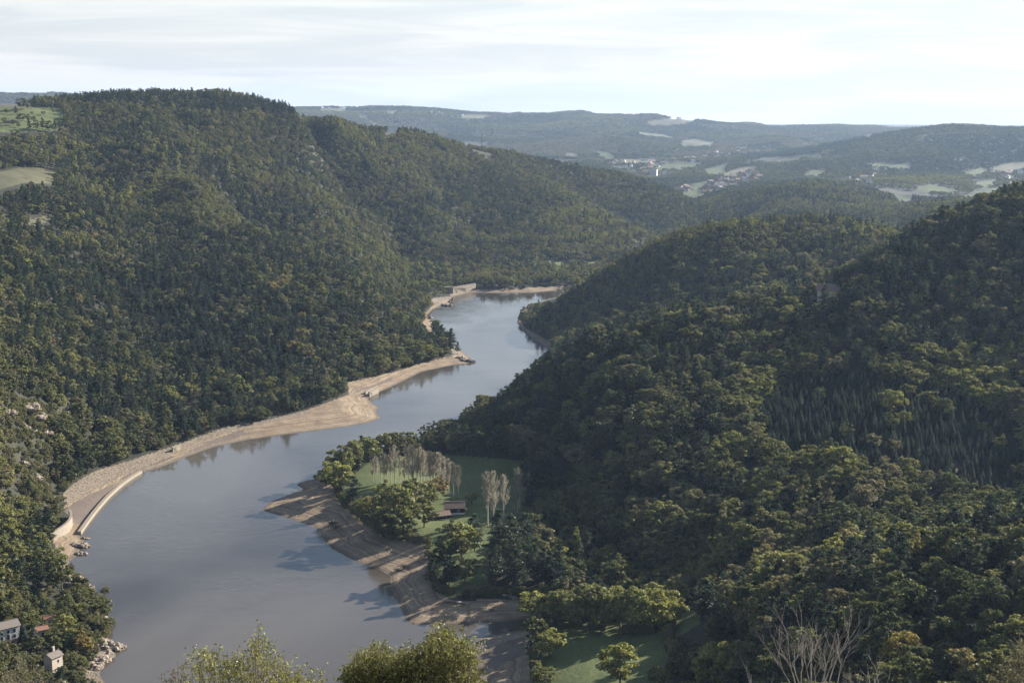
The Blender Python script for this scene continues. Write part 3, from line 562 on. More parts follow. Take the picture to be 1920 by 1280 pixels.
# ------------------------------------------------------------------ small mesh builder
class MB:
    def __init__(s): s.V = []; s.F = []; s.mi = []
    def add(s, V, F, m=0):
        o = len(s.V); s.V += [tuple(v) for v in V]; s.F += [tuple(i+o for i in f) for f in F]; s.mi += [m]*len(F)
    def box(s, x0, y0, z0, x1, y1, z1, m=0):
        s.add([(x0,y0,z0),(x1,y0,z0),(x1,y1,z0),(x0,y1,z0),(x0,y0,z1),(x1,y0,z1),(x1,y1,z1),(x0,y1,z1)],
              [(3,2,1,0),(4,5,6,7),(0,1,5,4),(1,2,6,5),(2,3,7,6),(3,0,4,7)], m)
    def tube(s, path, rad, sides=5, m=0):
        v, f = tube(path, rad, sides); s.add(v, f.tolist(), m)
    def build(s, name, mats, parent=None, bevel=0.0, loc=None):
        me_ = bpy.data.meshes.new(name); me_.from_pydata(s.V, [], s.F)
        for m_ in (mats if isinstance(mats, (list, tuple)) else [mats]): me_.materials.append(m_)
        me_.polygons.foreach_set('material_index', s.mi); me_.update(); o = obj(name, me_, parent, loc)
        if bevel:
            bv = o.modifiers.new('bevel', 'BEVEL'); bv.width = bevel; bv.segments = 1; bv.limit_method = 'ANGLE'
        return o
def gable_house(name, loc, rz, w, d, h, rh, wallm, roofm, windows=(), doors=(), chimney=None, eave=0.45, sink=2.5, base=None, scale=1.0):
    """ridge runs along local x; windows: (face, along, z, w, h) with face in f,b,l,r"""
    root = empty(name, loc, rz, scale); m = MB(); hw, hd = w/2, d/2
    m.add([(-hw,-hd,-sink),(hw,-hd,-sink),(hw,hd,-sink),(-hw,hd,-sink),(-hw,-hd,h),(hw,-hd,h),(hw,hd,h),(-hw,hd,h),(-hw,0,h+rh),(hw,0,h+rh)],
          [(0,1,5,4),(2,3,7,6),(1,2,6,9,5),(3,0,4,8,7)])
    wall = m.build('wall', wallm, root)
    m = MB(); t = 0.16; ev = eave
    for s in (-1, 1):
        k = rh/hd; y1 = s*(hd+ev); z1 = h-k*ev
        v = [(-hw-ev,0,h+rh+.02),(hw+ev,0,h+rh+.02),(hw+ev,y1,z1+.02),(-hw-ev,y1,z1+.02)]; v += [(a, b_, z+t) for a, b_, z in v]
        m.add(v, [(0,1,2,3),(4,7,6,5),(0,4,5,1),(1,5,6,2),(2,6,7,3),(3,7,4,0)])
    m.box(-hw-ev, -0.14, h+rh+t-0.05, hw+ev, 0.14, h+rh+t+0.12)
    roof = m.build('roof', roofm, root)
    if chimney:
        x, y, zz = chimney; m = MB(); m.box(x-.35, y-.3, h, x+.35, y+.3, zz); m.box(x-.43, y-.38, zz, x+.43, y+.38, zz+.14); m.build('chimney', wallm, roof)
    def opening(nm, face, a, z, ww, hh, mt):
        m = MB(); q = 0.06
        for pad, dep, mi in ((0.09, 0.03, 1), (0.0, q, 0)):
            W2 = ww/2+pad; z0 = z-pad; z1 = z+hh+pad
            if face == 'f': m.box(a-W2, -hd-dep, z0, a+W2, -hd+.02, z1, mi)
            if face == 'b': m.box(a-W2, hd-.02, z0, a+W2, hd+dep, z1, mi)
            if face == 'l': m.box(-hw-dep, a-W2, z0, -hw+.02, a+W2, z1, mi)
            if face == 'r': m.box(hw-.02, a-W2, z0, hw+dep, a+W2, z1, mi)
        m.build(nm, [mt, m_white], wall)
    for wdw in windows: opening('window', *wdw, m_glass)
    for dr_ in doors: opening('door', *dr_, m_dkwood)
    if base:
        m = MB(); m.box(-hw-.08, -hd-.08, -sink, hw+.08, hd+.08, base); m.build('plinth', m_white, root)
    return root

# ------------------------------------------------------------------ buildings near the lake
def clearview(x, y, r, n_=4, st=4.5):
    d = math.hypot(x, y)
    for k in range(n_): clear(x*(1-k*st/d), y*(1-k*st/d), r)
def put(px, py, dz=0.0, rmin=300):
    x, y, z = hit(px, py, rmin); return (x, y, z+dz)
pA = atz(852, 963, 5.3); pA = (pA[0], pA[1], float(H(pA[0], pA[1])))
hA = gable_house('timber_cabin', (pA[0], pA[1]+2.5, pA[2]), R(4), 9.6, 6.6, 3.3, 2.2, m_dkwood, m_brtile, windows=[('f',-2.4,1.4,1.0,0.9),('f',1.8,1.4,1.0,0.9)], doors=[('r',0,0.9,1.0,1.9)], base=0.95, chimney=(2.6,1.2,5.6))
tag(hA, 'larger dark board cabin with brown tile roof and white base', 'cabin'); clear(pA[0], pA[1]+2, 9); clear(pA[0]+2, pA[1]-8, 8)
pB = atz(826, 972, 5.0); pB = (pB[0], pB[1], float(H(pB[0], pB[1])))
hB = gable_house('timber_shed', (pB[0], pB[1]+1.0, pB[2]-0.2), R(24), 8.2, 5.2, 2.3, 1.5, m_dkwood, m_brtile, doors=[('f',1.0,0.1,1.6,1.8)], base=0.45)
tag(hB, 'low dark board shed with reddish brown roof, turned in front of the larger cabin', 'shed'); clear(pB[0], pB[1], 6.5)
pV = atY(1553, 541, 868); zV = float(H(pV[0], pV[1])); pV = (pV[0], pV[1], max(zV-0.8, pV[2]-4.0))
hV = gable_house('hillside_villa', pV, R(-14), 13.0, 9.6, 3.4, 3.4, m_cream, m_brtile, windows=[('l',-2,0.7,1.0,1.4),('l',1.6,0.7,1.0,1.4),('f',-3,0.6,1.1,1.4),('f',3,0.6,1.1,1.4)], doors=[('f',0,0,1.1,2.1)], chimney=(-2.5,1.5,7.6), sink=8)
tag(hV, 'cream walled villa with broad brown tile roof alone in the woods of the right hill', 'house'); clearview(pV[0], pV[1], 9.0, 5, 5)
pW = atz(1531, 540, pV[2]+1)
pL = atz(6, 1183, 8); pL = (pL[0], pL[1], float(H(pL[0], pL[1])))
hL = gable_house('long_building', (pL[0]-3.4, pL[1]-0.5, pL[2]), R(41), 17.5, 6.4, 4.6, 1.5, m_white, m_greytile, windows=[('f',6.6,2.4,0.9,1.2),('f',4.2,2.4,0.9,1.2),('f',1.8,2.4,0.9,1.2),('f',-0.6,2.4,0.9,1.2),('f',6.6,0.4,0.9,1.2),('f',1.8,0.4,0.9,1.2),('r',1.0,2.2,0.8,1.0)], doors=[('f',4.2,0,1.0,2.0)], sink=6)
tag(hL, 'long white walled building with low grey brown roof at the left edge', 'building'); clearview(pL[0]-3.4, pL[1], 8, 3); clearview(pL[0]+3, pL[1]+2, 6, 4)
for (px, py, lab, ang, ww) in [(94, 1172, 'small outbuilding with pinkish red roof, nearer the lake of the pair', 10, 3.4), (78, 1192, 'small outbuilding with faded red roof, between the two larger houses', 35, 4.0)]:
    p = put(px, py); o = gable_house('outbuilding', p, R(ang), ww, 3.4, 3.0, 0.8, m_cream, m_tile, doors=[('f',0,0,0.9,1.9)], sink=3); tag(o, lab, 'outbuilding', 'small red roofed outbuildings'); clearview(p[0], p[1], 3.8, 4)
pT = put(101, 1262); hT = gable_house('tall_house', pT, R(58), 4.6, 4.4, 6.6, 1.0, m_cream, m_greytile, windows=[('f',0.4,4.3,0.7,1.1),('f',0.4,1.6,0.7,1.1),('r',0,4.2,0.7,1.0)], doors=[('l',0,0,0.9,2.0)], chimney=(1.2,1.0,9.0), sink=4)
tag(hT, 'tall narrow cream house with grey brown roof and one chimney near the rocks', 'house'); clearview(pT[0], pT[1], 5, 5); clear(pT[0]+4, pT[1], 5)

# ------------------------------------------------------------------ walls and stonework along the lake
def wall_strip(name, pts, z0, z1, th, m_, label, cat, cap=0.18, cope=None):
    """pts: ground-plane line; a thick wall with a projecting coping"""
    P_ = np.array(pts, float); root = empty(name, (P_[0][0], P_[0][1], 0)); o = P_[0]
    def run(half, za, zb, nm, mt, par):
        m = MB(); V = []
        for i, p in enumerate(P_):
            d = P_[min(i+1, len(P_)-1)]-P_[max(i-1, 0)]; d /= np.linalg.norm(d); nrm = np.array([-d[1], d[0]])
            for s, zz in ((-half, za), (half, za), (half, zb), (-half, zb)): q = p+nrm*s-o; V.append((q[0], q[1], zz))
        F = []
        for i in range(len(P_)-1):
            a = 4*i; e = a+4
            for k in range(4): F.append((a+k, a+(k+1) % 4, e+(k+1) % 4, e+k))
        F += [(3,2,1,0), (4*len(P_)-4, 4*len(P_)-3, 4*len(P_)-2, 4*len(P_)-1)]; m.add(V, F); return m.build(nm, mt, par)
    run(th/2, z0, z1, 'masonry', m_, root); run(th/2+0.12, z1, z1+cap, 'coping', cope or m_stone, root); tag(root, label, cat); return root
def smooth_line(pxs, z, n_=24):
    q = np.array([atz(a, b_, z)[:2] for a, b_ in pxs]); t = np.linspace(0, 1, len(q)); tt = np.linspace(0, 1, n_)
    q = np.c_[np.interp(tt, t, q[:, 0]), np.interp(tt, t, q[:, 1])]
    for _ in range(3): q[1:-1] = (q[:-2]+2*q[1:-1]+q[2:])/4
    return q
m_palestone = simple('pale_masonry', (0.36, 0.315, 0.25), (0.19, 0.165, 0.13), 1.6, bmp=0.8)
wall_strip('embankment_wall', smooth_line([(149,1000),(165,977),(182,955),(202,932),(226,910),(247,895),(264,885)], 0.5, 40), -2.5, 1.5, 1.5, m_palestone, 'long curved pale stone embankment wall between the mud flat and the water', 'wall')
wall_strip('retaining_wall', smooth_line([(84,1014),(96,1012),(112,1004),(126,994),(134,983),(134,974),(131,968)], 2.0, 26), -1.0, 5.6, 1.0, m_palestone, 'tall curved pale retaining wall under the left hillside', 'wall')
def arched_wall(name, p0, p1, z0, z1, th, openings, label, cat, m_, piers=True, par=0.5):
    """wall from p0 to p1 whose arched openings are cut through the masonry and backed by a dark shade panel; openings: (centre, width, height to crown)"""
    p0 = np.array(p0[:2]); p1 = np.array(p1[:2]); Lg = float(np.linalg.norm(p1-p0)); rz = math.atan2(p1[1]-p0[1], p1[0]-p0[0])
    root = empty(name, (p0[0], p0[1], 0), rz); prof = [(0, z0)]
    for cc, ww, hh in openings:
        r_ = ww/2; prof.append((cc-r_, z0)); pts = [(cc-r_*math.cos(a), z0+hh-r_+r_*math.sin(a)) for a in np.linspace(0, math.pi, 9)]; prof += pts; prof.append((cc+r_, z0))
        for s in (-1, 1):
            rings = MB()
            for (ax, az), (bx, bz) in zip(pts[:-1], pts[1:]):
                def out(q): return (cc+(q[0]-cc)*1.22, z0+hh-r_+(q[1]-(z0+hh-r_))*1.22)
                o1, o2 = out((ax, az)), out((bx, bz)); y = s*(th/2); y2 = s*(th/2+0.07)
                rings.add([(ax,y2,az),(bx,y2,bz),(o2[0],y2,o2[1]),(o1[0],y2,o1[1]),(ax,y,az),(bx,y,bz),(o2[0],y,o2[1]),(o1[0],y,o1[1])], [(0,1,2,3),(7,6,5,4),(0,4,5,1),(1,5,6,2),(2,6,7,3),(3,7,4,0)])
            rings.build('arch_ring', m_stone, root)
    prof += [(Lg, z0), (Lg, z1), (0, z1)]; n_ = len(prof); bm = bmesh.new()
    fa = [bm.verts.new((a, -th/2, z)) for a, z in prof]; fb = [bm.verts.new((a, th/2, z)) for a, z in prof]
    f1 = bm.faces.new(fa); f2 = bm.faces.new(fb[::-1])
    for i in range(n_): bm.faces.new((fa[i], fb[i], fb[(i+1) % n_], fa[(i+1) % n_]))
    bmesh.ops.triangulate(bm, faces=[f1, f2]); bmesh.ops.recalc_face_normals(bm, faces=bm.faces)
    me_ = bpy.data.meshes.new('masonry'); bm.to_mesh(me_); bm.free(); me_.materials.append(m_); obj('masonry', me_, root)
    m = MB(); m.box(0.15, th/2-0.3, z0+0.1, Lg-0.15, th/2-0.08, z1-0.3); m.build('shade_panel', m_archshade, root)  # added dark panel behind the arches, its colour stands in for their shade
    m = MB(); m.box(-0.1, -th/2-0.12, z1, Lg+0.1, th/2+0.12, z1+par); m.build('parapet', m_stone, root); tag(root, label, cat); return root
vz = 1.0
a0 = atz(832, 551, 1.5); a1 = atz(846, 550, 1.5)
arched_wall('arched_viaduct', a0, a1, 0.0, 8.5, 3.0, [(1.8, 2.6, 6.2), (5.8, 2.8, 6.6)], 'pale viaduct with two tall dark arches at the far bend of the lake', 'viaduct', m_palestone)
b1 = atz(891, 541.5, 2.0)
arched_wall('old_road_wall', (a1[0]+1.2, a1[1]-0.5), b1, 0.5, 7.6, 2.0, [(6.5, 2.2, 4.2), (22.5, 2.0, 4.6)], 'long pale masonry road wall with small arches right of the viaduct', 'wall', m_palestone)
for (x_, y_) in [a0[:2], a1[:2], b1[:2], ((a1[0]+b1[0])/2, (a1[1]+b1[1])/2)]: clear(x_, y_-6, 11)
c0 = atz(323, 843, 3.0); c1 = atz(337, 838, 3.0)
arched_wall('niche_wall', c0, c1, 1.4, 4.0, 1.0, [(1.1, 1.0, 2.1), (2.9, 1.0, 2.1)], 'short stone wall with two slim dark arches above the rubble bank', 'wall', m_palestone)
# culvert bridge on the spit
d0 = atz(692, 741, 1.2); d1 = atz(709, 733, 1.2)
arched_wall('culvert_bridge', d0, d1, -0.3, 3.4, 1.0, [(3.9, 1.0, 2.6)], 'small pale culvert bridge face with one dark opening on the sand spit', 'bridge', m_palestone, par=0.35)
e0 = atz(685, 737, 1.8); e1 = atz(700, 730, 1.8)
wall_strip('bridge_parapet', [e0[:2], ((e0[0]+e1[0])/2, (e0[1]+e1[1])/2), e1[:2]], 0.4, 3.1, 0.6, m_palestone, 'straight white parapet wall behind the small culvert bridge', 'wall')
# jetty
j0 = np.array(atz(830, 1126, 3.0)[:2]); j1 = np.array(atz(881, 1134, 3.0)[:2]); Lj = float(np.linalg.norm(j1-j0))
jz = float(max(H(*j0), H(*j1)))+0.9; root = empty('jetty', (j0[0], j0[1], jz), math.atan2(j1[1]-j0[1], j1[0]-j0[0]))
m = MB()
for i in range(int(Lj/0.3)): m.box(i*0.3, -0.7, 0, i*0.3+0.26, 0.7, 0.07)
m.box(0, -0.6, -0.18, Lj, -0.45, -0.02); m.box(0, 0.45, -0.18, Lj, 0.6, -0.02); m.build('deck', m_plank, root)
for i in range(5):
    m = MB()
    for s in (-0.62, 0.62): m.tube([(i*Lj/4.2+0.3, s, -2.6), (i*Lj/4.2+0.3, s, 0.5)], [0.09, 0.08], 6)
    m.build('posts', m_driftwood, root)
m = MB(); m.box(0.2, 0.62, 0.85, Lj*0.5, 0.68, 0.93); m.box(0.2, 0.62, 0.1, 0.27, 0.68, 0.9); m.box(Lj*0.25, 0.62, 0.1, Lj*0.25+.07, 0.68, 0.9); m.box(Lj*0.5-.07, 0.62, 0.1, Lj*0.5, 0.68, 0.9); m.build('handrail', m_plank, root)
tag(root, 'stranded grey plank jetty on posts above the dry brown bank', 'jetty')
# small beached boats under the trees
def boat(px, py, rz, lab, hm):
    p = put(px, py, 0.1); root = empty('rowing_boat', p, rz); bm = bmesh.new(); prev = None; L_ = 3.6
    for i in range(9):
        t = i/8; wd_ = 0.68*math.sin(math.pi*min(1, 0.12+t*0.93))**0.6*(1-0.15*t); x = (t-0.5)*L_; sh = 0.12*(2*t-1)**2
        ring = [bm.verts.new(v) for v in ((x,-wd_,0.5+sh),(x,-wd_*0.75,0.12),(x,0,0.0+sh*0.5),(x,wd_*0.75,0.12),(x,wd_,0.5+sh))]
        if prev:
            for k in range(4): bm.faces.new((prev[k], ring[k], ring[k+1], prev[k+1]))
        prev = ring
    me_ = bpy.data.meshes.new('hull'); bm.to_mesh(me_); bm.free(); me_.materials.append(hm); o = obj('hull', me_, root); s = o.modifiers.new('thick', 'SOLIDIFY'); s.thickness = 0.05
    for x in (-0.7, 0.5):
        m = MB(); m.box(x-0.13, -0.6, 0.34, x+0.13, 0.6, 0.38); m.build('thwart', m_plank, root)
    tag(root, lab, 'boat', 'small boats left on the bank')
boat(951, 1117, R(8), 'small pale boat lying on the bank under the dark trees, left of the pair', m_white); boat(962, 1121, R(-12), 'small grey boat lying on the bank under the dark trees, right of the pair', m_plank)

# ------------------------------------------------------------------ rocks, stumps
def rock_mesh(seed, blobs, spread, size, flat=1.0):
    r = np.random.default_rng(seed); bm = bmesh.new()
    for i in range(-1, blobs):
        rr_ = size*r.uniform(0.45, 1.0)
        if i < 0: rr_ = size*1.0
        M4 = Matrix.Translation((np.clip(r.normal()*0.7,-1,1)*spread[0]*(i >= 0), np.clip(r.normal()*0.7,-1,1)*spread[1]*(i >= 0), r.uniform(-0.3, 0.4)*size*(i >= 0)-0.3*(i < 0))) @ Matrix.Rotation(r.uniform(0, 6.28), 4, 'Z') @ Matrix.Rotation(r.uniform(-.6, .6), 4, 'X') @ Matrix.Diagonal((1.2, 0.8, r.uniform(0.6, 1.25)*flat, 1))
        if i < 0: M4 = Matrix.Translation((0,0,-0.3)) @ Matrix.Diagonal((1.2*spread[0]/size+.4, 1.2*spread[1]/size+.4, 0.7, 1))
        res = bmesh.ops.create_icosphere(bm, subdivisions=2 if i >= 0 else 4, radius=rr_)
        for v in res['verts']:
            n1 = Vector((round(v.co.x*2.4/rr_)*0.18, round(v.co.y*2.4/rr_)*0.18, round(v.co.z*2.4/rr_)*0.18)); k_ = 1+0.16*math.sin(v.co.x*7/rr_+seed+i)*math.cos(v.co.y*6/rr_+i)+0.10*math.sin(v.co.z*13/rr_+i*2)
            v.co = M4 @ (v.co*k_*0.75+n1*rr_+Vector(r.normal(size=3))*rr_*0.09)
    me_ = bpy.data.meshes.new('rock_outcrop'); bm.to_mesh(me_); bm.free(); me_.materials.append(m_rock); return me_
RK = [(150,1024,8,(3.0,1.6),1.7,'jagged pinkish rock pile with a dark shadow at the end of the mud flat'),(152,1040,5,(2.0,1.0),1.3,'low dark rocks at the waterline below the jagged rock pile'),(160,1010,4,(1.6,.8),0.9,'small stones running into the water below the embankment wall end'),
 (139,1088,9,(2.4,2.4),1.8,'rough grey rock face at the water under the left woods, uppermost'),(150,1102,10,(3.4,1.8),1.9,'brown rock ledge pointing into the lake from the left shore'),(166,1107,5,(1.6,.8),1.2,'dark low rock at the tip of the left ledge'),
 (160,1136,6,(1.4,2.2),1.3,'pale narrow rocks along the left shore below the ledge'),(178,1152,7,(1.8,2.2),1.5,'pale rock slope behind an overhanging tree on the left shore'),(191,1163,6,(1.6,1.6),1.4,'pinkish rock knob above the small trees of the left shore'),
 (184,1208,12,(3.2,3.0),2.0,'large crumbling pink rock slab near the tall narrow house'),(205,1214,12,(3.4,2.2),2.0,'rounded pale rock headland nearest the camera'),(186,1234,12,(3.0,3.0),1.7,'broken stone slope below the headland at the left'),(178,1250,7,(1.8,2.2),1.4,'lowest pale rocks by the water at the bottom left'),
 (875,677,9,(4.0,1.6),2.1,'brown rocky tip of the wooded point in mid lake'),(862,672,6,(2.5,1.5),1.8,'dark rocks under the pine at the mid lake point'),(806,597,5,(2.0,4.0),1.8,'pale rocks on the far left bank of the lake'),(838,573,6,(4.0,2.0),2.4,'dark rocks at the foot of the viaduct'),(845,567,5,(2.0,2.0),1.9,'rocks at the waterline right below the viaduct pier'),
 (48,765,12,(5.0,3.0),2.6,'ochre rock outcrop on the left hillside'),(66,783,8,(3.6,3.0),2.2,'orange brown broken rocks under the hillside outcrop'),(86,812,6,(2.4,2.0),1.7,'small reddish cliff patch below the ochre outcrop'),(14,775,6,(3.0,2.0),2.0,'pale rock patch at the left edge of the hillside'),
 (60,898,7,(3.0,2.4),2.4,'dark crag on the slope above the mud flat'),(78,915,7,(1.6,3.4),2.0,'steep grey rock rib on the slope above the mud flat'),(95,940,6,(1.4,2.6),1.8,'thin rock rib above the tall retaining wall'),(40,870,5,(2.4,1.6),2.0,'upper dark crag among bushes at the left')]
for i, (px, py, nb, spd, sz_, lab) in enumerate(RK):
    p = put(px, py, 0.2); o = obj('rock_outcrop', rock_mesh(200+i, int(nb*2.2), spd, sz_*0.82), loc=p); tag(o, lab, 'rocks'); clear(p[0], p[1], max(spd)*1.1+1.0)
p = put(877, 1166, 0.0); o = obj('boulder', rock_mesh(400, 2, (0.3, 0.2), 1.0, 1.1), loc=p); tag(o, 'dark pointed boulder at the waterline of the inlet', 'boulder')
def stump(px, py, seed, lab, s=1.0):
    p = put(px, py, 0.2); r = np.random.default_rng(seed); m = MB(); m.tube([(0,0,-0.4),(0.1,0,0.5),(0.2,0.1,1.5*s)], [0.5*s, 0.35*s, 0.22*s], 7)
    root = obj('tree_stump', None, loc=p)
    m.build('trunk', m_driftwood, root); m = MB()
    for i in range(26):
        a = r.uniform(0, 6.28); L_ = r.uniform(1.2, 3.6)*s; z1 = r.uniform(-0.1, 1.3)*s
        m.tube([(0,0,0.3*s),(math.cos(a)*L_*.5, math.sin(a)*L_*.5, 0.3*s+z1*r.uniform(.4,1)),(math.cos(a+.3)*L_, math.sin(a+.3)*L_, z1)], [0.16*s, 0.09*s, 0.03*s], 4)
    m.build('roots', m_driftwood, root); tag(root, lab, 'tree stump')
stump(622, 984, 1, 'large dark dead root tangle on the upper brown bank', 1.4); stump(629, 990, 5, 'dark dead branches right beside the large root tangle', 1.1); stump(757, 1066, 2, 'upright dead stump on the lower brown bank', 1.1); stump(746, 1071, 3, 'dark snag at the waterline below the upright stump', 0.8); stump(921, 1146, 4, 'small dark root on the sandy bank near the jetty', 0.6)
# radio mast and its bare knoll
p = atY(903, 271, 2500); p = (p[0], p[1], float(H(p[0], p[1]))+4); clearview(p[0], p[1], 22, 6, 12); root = empty('radio_mast', p)
m = MB()
for s in ((-.8,-.8),(.8,-.8),(.8,.8),(-.8,.8)): m.tube([(s[0],s[1],-8),(s[0]*.3,s[1]*.3,26)], [.26,.22], 4)
for i in range(12):
    z0_, z1_ = i*2.1, (i+1)*2.1; a_, b_ = .8*(1-z0_*.7/26), .8*(1-z1_*.7/26)
    m.tube([(-a_,-a_,z0_),(b_,-b_,z1_)], [.08,.08], 4); m.tube([(a_,-a_,z0_),(-b_,-b_,z1_)], [.08,.08], 4); m.tube([(a_,a_,z0_),(-b_,b_,z1_)], [.08,.08], 4)
m.build('lattice', m_metal, root); m = MB(); m.tube([(0,0,25.5),(0,0,30)], [.14,.06], 5); m.tube([(0,0,24),(0,0,26)], [.14,.14], 5); m.tube([(-1.4,0,25.6),(1.4,0,25.6)], [.12,.12], 4); m.build('antenna', m_metal, root); tag(root, 'slim grey lattice radio mast on the bare patch of the skyline', 'mast')

# ------------------------------------------------------------------ far towns
def far_house_set(i, w_, d_, h_, rh_, wm_, rm_):
    m = MB(); hw, hd = w_/2, d_/2
    m.add([(-hw,-hd,-4),(hw,-hd,-4),(hw,hd,-4),(-hw,hd,-4),(-hw,-hd,h_),(hw,-hd,h_),(hw,hd,h_),(-hw,hd,h_),(-hw,0,h_+rh_),(hw,0,h_+rh_)], [(0,1,5,4),(2,3,7,6),(1,2,6,9,5),(3,0,4,8,7)])
    me1 = bpy.data.meshes.new('far_wall'); me1.from_pydata(m.V, [], m.F); me1.materials.append(wm_); m = MB()
    for s in (-1, 1):
        v = [(-hw-.6,0,h_+rh_+.1),(hw+.6,0,h_+rh_+.1),(hw+.6,s*(hd+.6),h_-.3),(-hw-.6,s*(hd+.6),h_-.3)]; v += [(a, b_, z+.3) for a, b_, z in v]
        m.add(v, [(0,1,2,3),(4,7,6,5),(0,4,5,1),(1,5,6,2),(2,6,7,3),(3,7,4,0)])
    me2 = bpy.data.meshes.new('far_roof'); me2.from_pydata(m.V, [], m.F); me2.materials.append(rm_); return me1, me2
FH = [far_house_set(0, 14, 10, 6, 3.0, m_white, m_tile), far_house_set(1, 12, 9, 5, 2.6, m_cream, m_tile), far_house_set(2, 17, 10, 7, 3.2, m_cream, m_brtile), far_house_set(3, 13, 9, 8, 2.6, m_white, m_greytile)]
FHN = ['white walled house with red roof', 'cream house with red roof', 'long cream house with brown roof', 'tall white house with grey roof']
TL = {}
def town(poly, cnt, where, grp, smin, rmin=2600):
    P_ = np.array(poly, float); k_ = 0; tries = 0; pl = []
    while k_ < cnt and tries < cnt*40:
        tries += 1; px = rng.uniform(P_[:, 0].min(), P_[:, 0].max()); py = rng.uniform(P_[:, 1].min(), P_[:, 1].max())
        if not inpoly(np.array([px]), np.array([py]), poly)[0]: continue
        x, y, z = hit(px, py, rmin)
        if any((x-a)**2+(y-b_)**2 < smin**2 for a, b_ in pl): continue
        pl.append((x, y)); v = int(rng.integers(4)); root = empty('town_house', (x, y, z-0.5), rng.uniform(0, 3.14), rng.uniform(0.8, 1.15)); k_ += 1
        obj('wall', FH[v][0], root); obj('roof', FH[v][1], root); clear(x, y, 11); clear(x, y-18, 13)
        tag(root, FHN[v]+' '+where, 'house', FHN[v]+'s '+grp); TL.setdefault(FHN[v]+' '+where, []).append((px, root))
town([(1338,286),(1345,281),(1375,277),(1410,276),(1448,279),(1440,285),(1400,290),(1362,295),(1318,300),(1300,299)], 60, 'in the upper town', 'of the upper town', 24)
town([(1340,336),(1372,332),(1400,322),(1420,322),(1427,334),(1385,348),(1352,362),(1318,366),(1322,352)], 60, 'in the slope village', 'of the slope village', 19)
town([(1270,352),(1296,350),(1298,358),(1275,360)], 10, 'below the slope village', 'at the lower village edge', 18)
town([(1140,308),(1160,300),(1290,296),(1330,298),(1300,306),(1215,318),(1245,330),(1280,328),(1230,332),(1200,322)], 34, 'scattered over the far valley floor', 'on the valley floor', 24)
town([(1880,326),(1920,320),(1920,347),(1885,350)], 12, 'in the hamlet at the right edge', 'of the right edge hamlet', 20)
town([(1585,322),(1640,330),(1640,350),(1590,345)], 6, 'past the right ridge', 'past the right ridge', 40)
town([(800,210),(870,213),(870,222),(800,218)], 10, 'on the plateau of the farthest hills', 'on the far plateau', 60)
def block(px, py, w_, d_, h_, rz, lab, nm, cat, floors):
    x, y, z = hit(px, py, 2600); root = empty(nm, (x, y, z-0.5), rz); m = MB(); m.box(-w_/2, -d_/2, -3, w_/2, d_/2, h_); m.build('wall', m_white, root)
    m = MB(); m.box(-w_/2-.3, -d_/2-.3, h_, w_/2+.3, d_/2+.3, h_+.7); m.build('roof', m_greytile, root)
    for f in range(floors):
        m = MB(); m.box(-w_/2+1, -d_/2-.12, h_/floors*f+1.2, w_/2-1, -d_/2+.05, h_/floors*f+2.4); m.build('window_band', m_glass, root)
    clear(x, y, w_/2+8); clear(x, y-30, w_/2+10); clear(x, y-60, w_/2+6); tag(root, lab, cat)
block(1226, 331, 19, 14, 20, R(-20), 'tall white apartment block on the far valley floor', 'apartment_block', 'apartment block', 6)
block(1160, 317, 46, 22, 8, R(12), 'long low white warehouse just above the wooded ridge', 'warehouse', 'warehouse', 1)
block(1207, 301, 30, 18, 7, R(5), 'white industrial hall left of the upper town', 'industrial_hall', 'hall', 1)
block(1289, 298, 26, 16, 8, R(-8), 'small white hall at the left end of the upper town', 'industrial_hall', 'hall', 1)
block(1248, 327, 18, 12, 7, R(30), 'low pale building right of the apartment block', 'flat_roofed_building', 'building', 2)

for lab, lst in TL.items():
    lst.sort(key=lambda q: q[0])
    if 1 < len(lst) <= len(ORD):
        for k, q in enumerate(lst): q[1]['label'] = lab.replace(' ', ' ', 1)+', '+ORD[k]+' from left'
# ------------------------------------------------------------------ poplars, nearly bare
def poplar(seed, h=22.0, rad=2.3):
    r = np.random.default_rng(seed); t_ = [tube([(0,0,-1),(r.normal()*.2,r.normal()*.2,h*.5),(0,0,h)], [0.32,0.2,0.03], 6)]; b_ = []; lv_ = []
    for i in range(60):
        f = r.uniform(0.2, 0.96)**0.8; z = h*f; a = r.uniform(0, 6.28); L_ = min(rad*2.2, (h-z)*0.55+1.2)*r.uniform(.7, 1.1); sp_ = r.uniform(.3, .72)*min(1, L_/3)
        e = np.array([math.cos(a)*L_*sp_, math.sin(a)*L_*sp_, z+L_]); e[2] = min(e[2], h*1.02); b_.append(tube([(0,0,z), (e[0]*.6, e[1]*.6, z+(e[2]-z)*.4), e], [.12,.08,.03], 3))
        for k in range(12):
            q = r.uniform(.15, 1); s = np.array([e[0]*q, e[1]*q, z+(e[2]-z)*q*0.9]); d = np.array([r.normal()*.45, r.normal()*.45, r.uniform(.5, 1.6)])
            b_.append(tube([s, s+d*0.6, s+d*np.array([1.1, 1.1, 1.0])], [.07,.05,.025], 3))
            if r.random() < .5: lv_.append(s+d)
    cen = np.array(lv_); nn = r.normal(size=cen.shape); nn /= np.linalg.norm(nn, axis=1)[:, None]
    return join(t_), join(b_), quads(cen, nn, r.uniform(.10, .22, len(cen)), r)
PO = []
for i in range(4):
    a_, b_, l_ = poplar(500+i, 22+i*.6, 2.1+.15*i); V = np.r_[b_[0], l_[0]]; F = np.r_[b_[1], l_[1]+len(b_[0])]
    PO.append((mesh_np('poplar_trunk_%d' % i, *a_, mats=[m_pale]), mesh_np('poplar_branches_%d' % i, V, F, mats=[m_twig, m_leaf], matidx=np.r_[np.zeros(len(b_[1])), np.ones(len(l_[1]))]), 22+i*.6))
